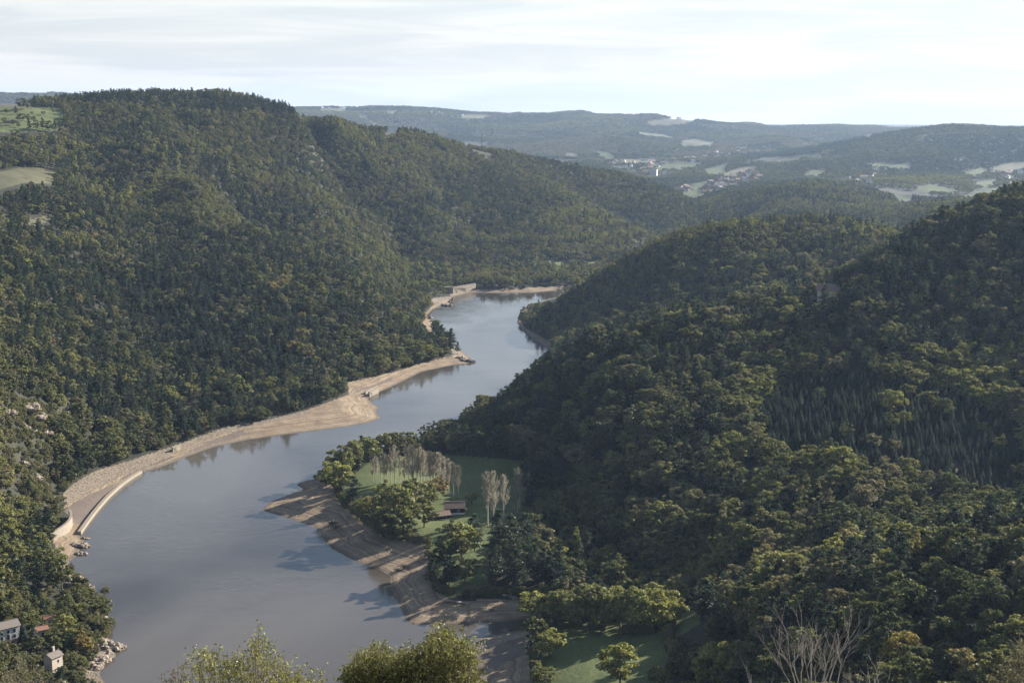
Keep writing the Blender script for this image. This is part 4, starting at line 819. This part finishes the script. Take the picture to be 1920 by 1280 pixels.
def hscale(px, py, hpx, hp):
    x, y, z = put(px, py); d = math.sqrt(x*x+y*y+(z-CAMH)**2); return (x, y, z), hpx*d/FPX/0.965/hp
def place_poplar(px, py, hpx, lab, grp, i):
    t_, b_, hp = PO[i % 4]; p, s = hscale(px, py, hpx, hp); root = empty('poplar', p, i*1.7, s)
    obj('trunk', t_, root); o = obj('branches', b_, root); o['tint'] = 0.74; tag(root, lab, 'tree', grp); clear(p[0], p[1], 3.0)
def cv7(x, y): return 600+x/4.571, 800+y/4.571
Lrow = [(455,470,190),(485,475,205),(522,480,215),(552,485,240),(572,480,225),(610,485,230),(640,500,320),(690,500,240),(725,510,235)]
for i, (x, y, hh) in enumerate(Lrow): place_poplar(*cv7(x, y), hh/4.571, 'grey nearly bare poplar, %s from the left in the left row' % ORD[i], 'bare poplars of the left row', i)
Mrow = [(762,520,330),(797,556,385),(835,520,310),(865,530,330),(892,520,300),(918,505,280),(948,535,305),(978,540,300),(1020,545,310),(1062,575,305),(1102,592,300),(1145,600,275),(1185,600,260)]
for i, (x, y, hh) in enumerate(Mrow): place_poplar(*cv7(x, y), hh/4.571, 'pale nearly bare poplar, %s from the left in the row behind the cabin' % ORD[i], 'bare poplars of the middle row', i+3)
for i, (x, y, hh, lab) in enumerate([(1437,858,440,'leftmost tall bare poplar right of the cabin'),(1487,872,460,'thick trunked bare poplar, second right of the cabin'),(1575,785,355,'lone wide bare poplar between the pairs right of the cabin'),(1694,735,365,'bare poplar with forked look, fourth right of the cabin'),(1711,700,310,'slim bare poplar close behind the fourth one right of the cabin'),(1790,600,200,'rightmost small bare poplar beside the tall pine')]): place_poplar(*cv7(x, y), hh/4.571, lab, 'bare poplars right of the cabin', i+5)

# ------------------------------------------------------------------ single trees on the banks and meadows
PH = {'broad': [11,12.5,9.5,13,8,10.5], 'pine': [13,11.5,14,12], 'spruce': [11,9.5,12.5]}
NAME = {'broad': 'broadleaf_tree', 'pine': 'pine_tree', 'spruce': 'spruce_tree'}
def place_tree(kind, v, p, rz, s, tint, label, group=None, bush=False):
    root = empty('bush' if bush else NAME[kind], p, rz, s); c_, t_, _ = PR[kind][v]; o = obj('crown', c_, root); o['tint'] = float(tint); obj('trunk', t_, root)
    tag(root, label, 'bush' if bush else 'tree', group); return root
HAND = [(628,925,62,'broad',4,.62,'rounded yellow green tree at the tip of the wooded point'),(641,900,66,'broad',0,.46,'broad olive tree behind the yellow green one at the point'),(612,912,36,'broad',4,.36,'small dark tree nearest the water at the point tip'),(662,882,58,'broad',1,.5,'full green tree on the back shore of the point'),(690,866,46,'broad',5,.55,'olive tree on the back shore left of the poplars'),(716,856,42,'broad',5,.44,'dark green tree on the back shore behind the left poplars'),(742,850,40,'broad',0,.36,'dark tree on the back shore between the two poplar rows'),(765,846,36,'broad',2,.34,'dark tree on the back shore behind the middle poplars'),
 (664,948,52,'pine',1,.08,'dark grey green pine on the meadow edge of the point'),(648,950,26,'broad',4,.5,'low bush at the bank under the dark pine'),(678,966,32,'broad',4,.56,'pale shrub on the bank right of the dark pine'),(690,975,40,'broad',2,.5,'small olive tree at the bank left of the big clump'),(702,974,46,'broad',4,.87,'small tree with yellow top in the clump by the cabin'),
 (722,985,84,'broad',3,.54,'tall grey green tree on the left of the clump by the cabin'),(748,998,92,'broad',1,.55,'large grey green tree in the middle of the clump by the cabin'),(772,975,80,'broad',0,.5,'large olive tree of the clump, left of the cabin shed'),(800,960,58,'broad',0,.52,'full green tree touching the cabin shed from behind'),(818,938,44,'broad',4,.95,'rusty orange tree between the poplars and the cabin'),(795,988,46,'broad',4,.5,'light olive tree in front of the cabin shed'),(716,1006,52,'broad',5,.38,'dark green tree at the bank below the clump'),(734,1012,58,'broad',2,.36,'dark rounded tree at the bank, lowest of the clump'),(755,1004,44,'broad',4,.4,'small dark tree at the bank right of the clump'),
 (846,1062,86,'broad',3,.44,'tall green tree on the lawn edge above the brown bank'),(866,1056,78,'broad',0,.60,'yellow tipped green tree on the lawn edge above the brown bank'),(826,1064,56,'pine',3,.12,'dark pine at the lawn edge left of the yellow tipped tree'),(842,1108,62,'pine',1,.10,'dark pine low on the brown bank near the jetty'),(872,1092,46,'broad',2,.42,'rounded green tree on the lawn behind the jetty'),(815,1072,40,'pine',1,.09,'short dark pine where the lawn meets the brown bank'),
 (890,1034,66,'pine',1,.15,'single grey green pine with bare trunk on the lawn'),(935,1050,92,'pine',0,.12,'tall dark pine, left of the big pine group'),(958,1066,96,'pine',3,.13,'widest dark pine in the middle of the pine group'),(984,1052,84,'pine',1,.11,'dark pine on the right side of the pine group'),(930,1098,66,'pine',3,.09,'dark pine in front of the pine group, left'),(968,1108,74,'pine',1,.10,'dark pine in front of the pine group, right'),(1002,1090,66,'pine',3,.11,'dark spreading pine at the foot of the right woods'),(990,928,66,'pine',3,.17,'grey green pine behind the rightmost poplars'),
 (856,852,54,'pine',1,.19,'pale lit pine behind the middle poplar row'),(874,846,48,'pine',0,.19,'pale lit pine right behind the middle poplar row'),(884,944,24,'broad',4,.6,'small pale bush on the grass right of the cabin'),
 (1000,1168,62,'broad',4,.64,'yellow green tree at the head of the inlet'),(1020,1178,58,'broad',2,.5,'olive tree beside the yellow green one at the inlet'),(1004,1222,66,'broad',0,.32,'dark green tree on the grass edge above the mud'),(1045,1174,72,'broad',0,0.53,'first tree of the creek row on the bottom meadow'),(1074,1178,78,'broad',1,0.51,'second tree of the creek row on the bottom meadow'),(1104,1182,86,'broad',5,0.48,'largest dark green tree of the creek row'),(1136,1174,74,'broad',2,0.53,'grey green tree of the creek row right of the largest'),(1163,1182,80,'broad',0,0.52,'fifth tree of the creek row, above the brown gap'),(1192,1184,86,'broad',1,0.55,'sixth tree of the creek row, lit on its right side'),(1222,1186,80,'broad',5,0.62,'olive tree near the right end of the creek row'),(1250,1172,64,'broad',2,0.68,'yellow green tree ending the creek row on the right'),
 (1030,1232,54,'broad',4,.66,'small round tree with reddish tips alone on the bottom meadow'),(1162,1290,88,'broad',0,.62,'bright yellow green tree at the bottom edge of the meadow'),(1236,1292,44,'broad',4,.5,'small olive tree right of the bright one at the bottom edge'),(1020,1290,40,'broad',2,.42,'low bush at the bottom edge beside the mud'),(1345,1292,84,'broad',5,.6,'large olive tree at the bottom edge left of the bare twigs'),(1384,1275,70,'broad',2,.68,'yellow green tree at the bottom edge just left of the bare twigs'),
 (1322,1176,84,'pine',1,.08,'black green pine with bare trunk at the right end of the meadow'),(1192,1128,46,'broad',2,0.68,'brownish tree behind the creek row, left'),(1228,1140,50,'broad',4,0.68,'yellow brown tree behind the creek row, middle'),(1264,1138,52,'broad',5,0.68,'grey brown thicket tree behind the creek row, right'),(1300,1118,44,'broad',2,.78,'brown tree at the far side of the lit grass'),
 (154,1222,42,'broad',3,.92,'orange yellow tree above the pink rocks by the tall house'),(162,1226,26,'broad',4,.9,'small orange bush by the pink rocks'),(44,1206,46,'spruce',0,.03,'dark spruce right against the long white building'),(64,1216,50,'spruce',2,.03,'dark spruce between the long building and the red roofs'),(122,1205,52,'broad',0,.62,'light olive tree right of the red roofs'),(846,652,34,'pine',1,.10,'dark pine on the rocky tip of the mid lake point'),(858,664,22,'pine',3,.12,'short spreading pine on the rocky tip of the mid lake point'),(192,1158,34,'broad',2,.4,'tree leaning over the water on the left shore')]
for i, (px, py, hpx, kd, v, tt, lab) in enumerate(HAND):
    p, s = hscale(px, py, hpx, PH[kd][v]); place_tree(kd, v, p, i*2.1, s, tt, lab, bush=('bush' in lab)); clear(p[0], p[1], 3.4*s)
FT = [(12,214,9,.3),(30,216,14,.12),(42,206,20,.3),(52,205,9,.4),(66,205,13,.12),(78,204,11,.12),(88,205,12,.3),(97,206,12,.3),(108,206,13,.12),(60,216,7,.4),(82,216,7,.35),(100,213,7,.4),(8,232,12,.74),(25,236,11,.4),(40,229,15,.3),(52,228,14,.3),(63,230,12,.4),(35,240,10,.3),(55,246,20,.12),(68,247,22,.3),(80,246,22,.12),(92,247,20,.3),(104,246,20,.12),(114,244,18,.3)]
for i, (px, py, hpx, tt) in enumerate(FT):
    kd = 'pine' if tt < .2 else 'broad'; v = i % 4; p, s_ = hscale(px, py, hpx, PH[kd][v]); place_tree(kd, v, p, i*1.3, s_, tt, '%s tree in the hilltop field at the far left, %s from the left' % ('dark conical' if kd == 'pine' else 'brownish' if tt > .7 else 'rounded green', ORD[sorted(range(len(FT)), key=lambda q: FT[q][0]).index(i)]))

for px, py, r_ in ((1300,1150,11),(1335,1140,9),(1275,1150,9)): q_ = atz(px, py, 8); clear(q_[0], q_[1], r_); clear(q_[0]+13, q_[1]+9, r_)
# ------------------------------------------------------------------ the woods: nearest trees one by one, the rest as one mass per kind
X1, Y1, Z1, D1 = candidates(300, 1250, 6.0); X2, Y2, Z2, D2 = candidates(1250, 3000, 7.0)
q = candidates(1250, 3000, 4.6); kq = bil(SLOPE, *rt(q[0], q[1])) > 0.5; X2, Y2, Z2 = np.r_[X2, q[0][kq]], np.r_[Y2, q[1][kq]], np.r_[Z2, q[2][kq]]
km = apply_clear(X1, Y1); X1, Y1, Z1 = X1[km], Y1[km], Z1[km]; km = apply_clear(X2, Y2); X2, Y2, Z2 = X2[km], Y2[km], Z2[km]
s1, t1, px1, py1 = species(X1, Y1, Z1); s2, t2, px2, py2 = species(X2, Y2, Z2)
# denser planting in the spruce plantation
xs, ys, zs_, _ = candidates(500, 900, 3.3); ss, ts_, pxs, pys = species(xs, ys, zs_); k_ = (ss == 2); nsp = s1 != 2
X1 = np.r_[X1[nsp], xs[k_]]; Y1 = np.r_[Y1[nsp], ys[k_]]; Z1 = np.r_[Z1[nsp], zs_[k_]]; s1 = np.r_[s1[nsp], ss[k_]]; t1 = np.r_[t1[nsp], ts_[k_]]; px1 = np.r_[px1[nsp], pxs[k_]]; py1 = np.r_[py1[nsp], pys[k_]]
n1 = len(X1); v1 = np.where(s1 == 0, rng.integers(0, 6, n1), np.where(s1 == 1, rng.integers(0, 4, n1), rng.integers(0, 3, n1)))
sc1 = np.clip(np.exp(rng.normal(-0.16, 0.25, n1)), 0.40, 1.22)*np.where(s1 == 2, 0.72, 1.0)*(0.80+0.45*fbm(X1, Y1, 70, 2))
sc1 *= np.where((X1 < 0) & (Y1 > 640), 0.84, 1.0)
sc1 = np.where(inpoly(px1, py1, [(0,1090),(240,1090),(240,1300),(0,1300)]), np.minimum(sc1, 1.0)*0.66, sc1)
bare = np.zeros(n1, bool)
for P_ in BARE: bare |= inpoly(px1, py1, P_)
sc1 = np.where(bare, sc1*0.55, sc1)
r1 = np.hypot(X1, Y1); rot1 = rng.uniform(0, 6.28, n1)
inview = (px1 > 5) & (px1 < 1915) & (py1 > 150) & (py1 < 1290)
runf = np.maximum.accumulate(np.where(GR > 300, (Z+7*(1-OPENf)-CAMH)/dr, -9), 0); a_, b_ = rt(X1, Y1); vis_top = (Z1+9*sc1-CAMH)/r1 > bil(runf, a_, b_)-0.002
# a tree standing in front hides what is behind it on nearly flat ground: keep those whose crown clears the run
PHh = np.where(s1 == 0, np.take([11,12.5,9.5,13,8,10.5], np.minimum(v1, 5)), np.where(s1 == 1, np.take([13,11.5,14,12], np.minimum(v1, 3)), np.take([11,9.5,12.5], np.minimum(v1, 2))))
size = PHh*sc1/r1*(inview & vis_top)
COLW = [(0.05, 'blackish'), (0.13, 'blue green'), (0.25, 'grey green'), (0.36, 'dark green'), (0.46, 'green'), (0.56, 'olive'), (0.69, 'yellow green'), (0.82, 'brownish'), (0.93, 'yellow'), (2, 'rust orange')]
def colw(t):
    return next(n_ for a, n_ in COLW if t <= a)
ZONES = [([(0,1120),(110,1120),(240,1290),(0,1290)], 'by the bottom left houses'),([(0,860),(150,1000),(190,1130),(110,1125),(0,1120)], 'below the left crags'),([(0,600),(260,600),(260,900),(0,900)], 'on the rocky left hillside'),([(260,600),(700,600),(700,830),(260,900)], 'above the left mud bank'),
 ([(0,0),(900,0),(900,600),(0,600)], 'high on the left hillside'),([(980,1090),(1330,1060),(1330,1290),(980,1290)], 'around the bottom meadow'),([(1330,1180),(1500,1180),(1500,1290),(1330,1290)], 'left of the bare twigs'),([(1500,1150),(1640,1150),(1640,1290),(1500,1290)], 'right behind the bare twigs'),([(1640,1170),(1780,1150),(1780,1290),(1640,1290)], 'right of the bare twigs'),([(1780,1150),(1920,1130),(1920,1290),(1780,1290)], 'in the bottom right corner'),
 ([(1290,1060),(1450,1040),(1450,1180),(1330,1180)], 'at the lit spur end'),([(1450,1040),(1640,1010),(1640,1180),(1450,1180)], 'on the lit front spur'),([(1640,1010),(1780,980),(1780,1150),(1640,1170)], 'on the shaded front spur'),([(1780,980),(1920,950),(1920,1150),(1780,1150)], 'at the right edge spur'),
 ([(900,950),(1100,950),(1100,1120),(900,1130)], 'by the big pine group'),([(1100,950),(1330,950),(1330,1120),(1100,1120)], 'above the bottom meadow'),([(1330,930),(1620,930),(1620,1060),(1330,1060)], 'behind the front spur'),([(1620,930),(1920,930),(1920,1010),(1620,1060)], 'in the right edge hollow'),
 ([(1000,780),(1200,780),(1200,960),(1000,960)], 'right of the poplars'),([(1200,780),(1440,780),(1440,960),(1200,960)], 'left of the plantation'),([(1420,640),(1920,640),(1920,940),(1420,940)], 'around the young plantation'),([(700,640),(1420,520),(1420,800),(700,900)], 'on the right lake ridge'),([(1400,300),(1920,300),(1920,660),(1400,660)], 'high on the right hill')]
def zone(px, py):
    for P_, nm in ZONES:
        if inpoly(np.array([px]), np.array([py]), P_)[0]: return nm
    return 'in the woods on the right hill'
picked = np.zeros(n1, bool); LABS = {}
for kd, code in (('broad', 0), ('pine', 1), ('spruce', 2)):
    cand = np.where((s1 == code) & (size > 0))[0]; cand = cand[np.argsort(-size[cand])][:300-sum(1 for h_ in HAND if h_[3] == kd)]
    for i in cand:
        picked[i] = True; szw = 'tall' if sc1[i] > 1.0 else 'low' if sc1[i] < 0.72 else 'medium'
        kn = {'broad': 'broadleaf', 'pine': 'pine', 'spruce': 'spruce'}[kd]; lab = '%s %s %s %s' % (szw, colw(t1[i]), kn, zone(px1[i], py1[i]))
        o = place_tree(kd, int(v1[i]), (float(X1[i]), float(Y1[i]), float(Z1[i])), float(rot1[i]), float(sc1[i]), t1[i], lab, lab); LABS.setdefault(lab, []).append((float(px1[i]), float(py1[i]), o, szw+' '+colw(t1[i])+' '+kn, zone(px1[i], py1[i])))
NEW = []
for lab, lst in LABS.items():
    if len(lst) < 2: continue
    if len(lst) > 48:
        lst.sort(key=lambda q: q[0]); n3_ = len(lst)
        for b_, nm_ in enumerate(('left part of the young plantation', 'middle part of the young plantation', 'right part of the young plantation')):
            NEW.append([(q[0], q[1], q[2], q[3], nm_) for q in lst[b_*n3_//3:(b_+1)*n3_//3]])
    else: NEW.append(lst)
for lst in NEW:
    lst.sort(key=lambda q: q[1]); nb_ = -(-len(lst)//12); rows = [lst[k*len(lst)//nb_:(k+1)*len(lst)//nb_] for k in range(nb_)]
    rn = [''] if nb_ == 1 else ['upper row ', 'lower row '] if nb_ == 2 else ['upper row ', 'middle row ', 'lower row '] if nb_ == 3 else ['top row ', 'upper row ', 'lower row ', 'bottom row ']
    for row, nm in zip(rows, rn):
        row.sort(key=lambda q: q[0])
        for k, q in enumerate(row): q[2]['label'] = '%s, %s%s from left, %s' % (q[3], nm, ORD[k] if len(row) > 1 else 'first', q[4])
rest = ~picked
near = [p[2] for p in PR['broad']]; npine = [p[2] for p in PR['pine']]; nspr = [p[2] for p in PR['spruce']]; mids = [p[2] for p in PR['mid']]
def mass(name, label, code, pr, ofs=0):
    k1 = rest & (s1 == code) & (r1 < 1250); scatter(name, label, 'woodland', pr, X1[k1], Y1[k1], Z1[k1]-0.2, v1[k1], sc1[k1], t1[k1], rot1[k1]); return int(k1.sum())
cnts = [mass('broadleaf_woodland', 'mixed green and olive broadleaf wood covering both sides of the lake', 0, near), mass('pine_woodland', 'dark pines spread through the broadleaf wood', 1, npine), mass('spruce_plantation', 'rows of small grey green young spruces on the right hill', 2, nspr)]
n2 = len(X2); v2 = np.where(s2 == 0, rng.integers(0, 4, n2), rng.integers(4, 6, n2)); sc2 = 0.86*rng.uniform(0.65, 1.15, n2)*(0.85+0.35*fbm(X2, Y2, 70, 2))
scatter('distant_woodland', 'even grey green wood covering the middle distance hills', 'woodland', mids, X2, Y2, Z2-0.2, v2, sc2, t2, rng.uniform(0, 6.28, n2))
fx = []; 
for a0_, a1_, sp_ in ((3000, 4300, 12), (4300, 6200, 15), (6200, 10500, 17)): q = candidates(a0_, a1_, sp_); fx.append((q[0], q[1], q[2], np.full(len(q[0]), sp_/12.5)))
X3 = np.concatenate([q[0] for q in fx]); Y3 = np.concatenate([q[1] for q in fx]); Z3 = np.concatenate([q[2] for q in fx]); S3 = np.concatenate([q[3] for q in fx])
k_ = apply_clear(X3, Y3) & ~((fbm(X3, Y3, 170, 3) > 0.70) & (np.hypot(X3, Y3) < 5200)); X3, Y3, Z3, S3 = X3[k_], Y3[k_], Z3[k_], S3[k_]; n3 = len(X3)
t3 = np.clip(0.33+(fbm(X3, Y3, 500, 4)-0.5)*0.7+rng.normal(0, .06, n3), 0.08, 0.6); t3 = np.where(fbm(X3+99, Y3, 400, 3) > 0.62, 0.76, t3)
scatter('far_hill_woodland', 'hazy blue green woods on the far hills', 'woodland', [p[2] for p in PR['far']], X3, Y3, Z3-0.5, rng.integers(0, 3, n3), S3*rng.uniform(0.7, 1.1, n3), t3, rng.uniform(0, 6.28, n3))
print('TREES', cnts, n2, n3, 'picked', picked.sum())
def apply_clear2(x, y):
    m = np.ones(len(x), bool)
    for p, r in ((pL, 9), (pT, 4), (pA, 8), (pB, 7)): m &= (x-p[0])**2+(y-p[1])**2 > r*r
    return m
xb, yb, zb = [], [], []
for P_ in BARE+[ROCK[1], ROCK[2], [(0,1120),(200,1110),(210,1180),(150,1285),(0,1285)], [(0,1120),(200,1110),(210,1180),(150,1285),(0,1285)]]:
    a_ = np.array(P_, float); pxr = rng.uniform(a_[:, 0].min(), a_[:, 0].max(), 1500); pyr = rng.uniform(a_[:, 1].min(), a_[:, 1].max(), 1500); q = inpoly(pxr, pyr, P_); pxr, pyr = pxr[q][:260], pyr[q][:260]
    for a, b_ in zip(pxr, pyr): x, y, z = hit(a, b_); xb.append(x); yb.append(y); zb.append(z)
for ln in ([(118,921),(140,901),(180,877),(240,858),(330,829),(420,797),(500,782),(570,765),(620,748),(652,736)], [(655,715),(700,704),(760,688),(800,675),(838,666)], [(632,915),(640,945),(660,962),(690,986),(720,1006),(748,1014),(800,1020),(810,1062),(815,1100),(850,1122),(900,1118),(980,1116)], [(1000,1172),(996,1215),(1004,1262),(1010,1290)], [(1050,1182),(1120,1186),(1200,1190),(1260,1175),(1250,1210),(1280,1240)]):
    q = np.array(ln, float); tt_ = rng.random(int(len(ln)*26))*(len(ln)-1); pxr = np.interp(tt_, np.arange(len(ln)), q[:, 0])+rng.normal(0, 2, len(tt_)); pyr = np.interp(tt_, np.arange(len(ln)), q[:, 1])-np.abs(rng.normal(0, 2.6, len(tt_)))
    for a, b_ in zip(pxr, pyr): x, y, z = hit(a, b_); xb.append(x); yb.append(y); zb.append(z)
xb, yb, zb = map(np.array, (xb, yb, zb)); q = (fbm(xb, yb, 12, 2) < 0.62); xb, yb, zb = xb[q], yb[q], zb[q]; q = (fbm(xb, yb, 12, 2) < 0.66) & apply_clear2(xb, yb); xb, yb, zb = xb[q], yb[q], zb[q]; nb_ = len(xb)
scatter('hillside_scrub', 'low brownish green scrub on the rocky slope and bank edges', 'scrub', near, xb, yb, zb-0.3, rng.integers(0, 6, nb_), rng.uniform(0.16, 0.42, nb_), rng.choice([0.32, 0.45, 0.52, 0.74, 0.78], nb_)+rng.normal(0, .02, nb_), rng.uniform(0, 6.28, nb_))
# hedgerow bushes along the banks, and scrub on the left crag
def stones(name, label, polys, n_, smin, smax, rmax=1300, mt=None):
    xs, ys = [], []
    for P_ in polys:
        a_ = np.array(P_, float); pxr = rng.uniform(a_[:, 0].min(), a_[:, 0].max(), n_*6); pyr = rng.uniform(a_[:, 1].min(), a_[:, 1].max(), n_*6); k_ = inpoly(pxr, pyr, P_); pxr, pyr = pxr[k_][:n_], pyr[k_][:n_]
        for a, b_ in zip(pxr, pyr): x, y, z = atz(a, b_, 2.5); xs.append(x); ys.append(y)
    xs = np.array(xs); ys = np.array(ys); z = H(xs, ys); k_ = z > 0.1; xs, ys, z = xs[k_], ys[k_], z[k_]; n_ = len(xs); pr = []
    for i in range(4):
        bm = bmesh.new(); res = bmesh.ops.create_icosphere(bm, subdivisions=1, radius=1.0); r = np.random.default_rng(600+i)
        for v in bm.verts: v.co = Vector((v.co.x*1.2, v.co.y*0.85, v.co.z*0.7))*r.uniform(0.7, 1.2)
        me_ = bpy.data.meshes.new('stone_%d' % i); bm.to_mesh(me_); bm.free(); me_.materials.append(mt or m_stone); pr.append(me_)
    scatter(name, label, 'stones', pr, xs, ys, z, rng.integers(0, 4, n_), smin+(smax-smin)*rng.random(n_)**3, np.zeros(n_), rng.uniform(0, 6.28, n_))
stones('bank_rubble', 'pale rubble stones along the foot of the left woods', RUBBLE[:2], 3600, 0.10, 0.5, mt=m_stone)
stones('shore_stones', 'small stones strewn on the mud banks', [BEACH[0], BEACH[4], RUBBLE[2], ROCK[0]], 2600, 0.08, 0.42)

# ------------------------------------------------------------------ foreground shrubs
def leafy(name, pts_px, Y, base_px, ntips, per, leaf, tint, label, seed, depth=1.0, asp=0.42, thin=0.3):
    thin_ = 1.0 if thin == 0.1 else 0.0
    """tips are spread under an outline read off the photo, at distance Y, with real depth"""
    r = np.random.default_rng(seed); bx, by, _ = atY(base_px, 1280, Y); bz = float(H(bx, by)); root = empty(name, (bx, by, bz)); o_ = np.array([bx, by, bz])
    prof = np.array(pts_px, float); br = []; lv_c = []; lv_n = []; lv_s = []
    for i in range(ntips):
        px = r.uniform(prof[0, 0], prof[-1, 0]); top = np.interp(px, prof[:, 0], prof[:, 1]); py = top+4+abs(r.normal())*14+(0 if r.random() < .4 else r.uniform(0, 110))
        py -= (r.random() < .13)*r.uniform(4, 24); yy = Y+r.uniform(-1, 1)*depth; e = np.array(atY(px, py, yy))-o_; s = np.array([r.normal()*.12, r.normal()*.12, 0.1]); mid = s*0.35+e*0.65+np.array([0, 0, -0.35])+r.normal(size=3)*.10; mid[2] = max(mid[2], 0.3)
        br.append(tube([s, s*0.75+mid*0.35+np.array([0,0,.3]), mid, e], [.022, .015, .008, .003], 4))
        for k in range(7):
            q = 1-abs(r.normal())*0.16; q = max(q, .5); b0 = mid*(1-q)+e*q; d = r.normal(size=3)*np.array([1, 1, .8])+np.array([0, 0, .45]); d /= np.linalg.norm(d); L_ = r.uniform(.10, .30)*(1-.6*thin_)
            br.append(tube([b0, b0+d*L_], [.004, .0015], 3)); m_ = max(4, int(per/6)); tt_ = r.uniform(.15, 1.08, (m_, 1)); off = r.normal(size=(m_, 3)); off /= np.linalg.norm(off, axis=1)[:, None]
            lv_c.append(b0+d*L_*tt_+off*leaf*.9); nn_ = off*.5+np.array([0, -.2, .5])+r.normal(size=(m_, 3))*.5; lv_n.append(nn_/np.linalg.norm(nn_, axis=1)[:, None]); lv_s.append(r.uniform(.55, 1.2, m_)*leaf)
    obj('stems', mesh_np(name+'_stems', *join(br), mats=[m_bark]), root)
    v, f = quads(np.concatenate(lv_c), np.concatenate(lv_n), np.concatenate(lv_s), r, asp); o = obj('leaves', mesh_np(name+'_leaves', v, f, mats=[m_shrub]), root); o['tint'] = tint; tag(root, label, 'shrub'); return root
leafy('leafy_shrub', [(640,1268),(650,1245),(672,1222),(700,1212),(730,1222),(760,1220),(785,1212),(802,1190),(820,1174),(838,1176),(850,1192),(868,1194),(884,1202),(892,1222),(900,1250),(905,1290)], 25, 775, 620, 54, 0.034, 0.53, 'dense olive green shrub rising into the bottom centre of the view', 900, 1.1)
leafy('leafy_shrub', [(352,1275),(362,1225),(385,1212),(405,1206),(425,1218),(445,1232),(462,1218),(478,1180),(490,1190),(505,1212),(520,1235),(540,1250),(555,1240),(570,1262),(590,1250),(602,1256),(612,1290)], 21, 470, 185, 40, 0.030, 0.63, 'yellow green leafy shrub at the bottom edge left of centre', 901, 0.8)
leafy('thin_sprigs', [(296,1262),(305,1245),(318,1262),(332,1232),(345,1225),(352,1262)], 20, 325, 26, 14, 0.022, 0.80, 'sparse reddish sprigs left of the yellow green shrub', 902, 0.5, thin=0.1)
leafy('thin_sprigs', [(0,1262),(20,1236),(45,1215),(60,1232),(80,1255),(95,1290)], 30, 35, 60, 22, 0.032, 0.77, 'brownish twiggy sprigs in the bottom left corner', 904, 0.8, thin=0.3)
leafy('leafy_twigs', [(1842,1285),(1856,1262),(1872,1252),(1890,1240),(1905,1215),(1915,1196),(1925,1190),(1960,1180)], 19, 1915, 70, 24, 0.026, 0.72, 'olive and pinkish leafy twigs in the bottom right corner', 903, 0.5, thin=0.2)
def bare_shrub(cxpx, spread, toppx, Y, seed, label, nst=9):
    r = np.random.default_rng(seed); bx, by, _ = atY(cxpx, 1280, Y); bz = float(H(bx, by)); root = empty('bare_shrub', (bx, by, bz)); parts = []; tz = atY(cxpx, toppx, Y)[2]-bz; sw = spread*Y/FPX
    def grow(p, d, L_, rad_, lev):
        n_ = 4; pts = [p]; q = p.copy(); dd = d.copy()
        for i in range(n_): dd = dd+r.normal(size=3)*0.10+np.array([0, 0, 0.03]); dd /= np.linalg.norm(dd); q = q+dd*L_/n_; pts.append(q.copy())
        parts.append(tube(pts, np.linspace(rad_, rad_*0.5, n_+1), 4))
        if lev < 4:
            for k in range(3 if lev < 3 else 2+int(r.random() < .5)):
                t = r.uniform(0.35, 1.0); b0 = pts[min(n_, int(t*n_+.5))]; nd = dd+r.normal(size=3)*np.array([0.42, 0.42, 0.2]); nd[2] = abs(nd[2])+0.15; nd /= np.linalg.norm(nd); grow(b0, nd, L_*r.uniform(.55, .85), rad_*0.6, lev+1)
    low = tz-1.7
    for i in range(nst):
        a = (i+.5)/nst*2-1; s = np.array([a*0.15, r.normal()*.1, 0.0]); e = np.array([a*sw*0.45, r.normal()*.35, low]); parts.append(tube([s, s*.5+e*.5+np.array([0, 0, .1]), e], [.019, .015, .012], 5)); d = np.array([a*0.45, r.normal()*.2, 1.0]); grow(e, d/np.linalg.norm(d), r.uniform(.45, .72), .0105, 1)
    v, f = join(parts); obj('branches', mesh_np('bare_branches', v, f, mats=[m_barewhite]), root); tag(root, label, 'shrub')
m_barewhite = simple('pale_dead_twigs', (0.40, 0.355, 0.30), (0.22, 0.19, 0.16), 3.0)
bare_shrub(1530, 110, 1125, 25, 1001, 'large bare pale twiggy shrub in the bottom right foreground', 12); bare_shrub(1625, 40, 1180, 26, 1002, 'slim bare pale sapling right of the large bare shrub', 4); bare_shrub(1415, 40, 1235, 24, 1003, 'low bare twigs left of the large bare shrub', 4)

# ------------------------------------------------------------------ air
hm = bpy.data.materials.new('haze'); hm.use_nodes = True; t = hm.node_tree; t.nodes.clear(); o_ = t.nodes.new('ShaderNodeOutputMaterial'); pv = t.nodes.new('ShaderNodeVolumePrincipled')
pv.inputs['Color'].default_value = (0.50, 0.69, 1.0, 1); pv.inputs['Density'].default_value = HAZE; pv.inputs['Anisotropy'].default_value = 0.3; t.links.new(pv.outputs[0], o_.inputs['Volume'])
m = MB(); m.box(-12000, -60, -7.5, 12000, 17500, 420); o = m.build('haze', hm); tag(o, kind='stuff')
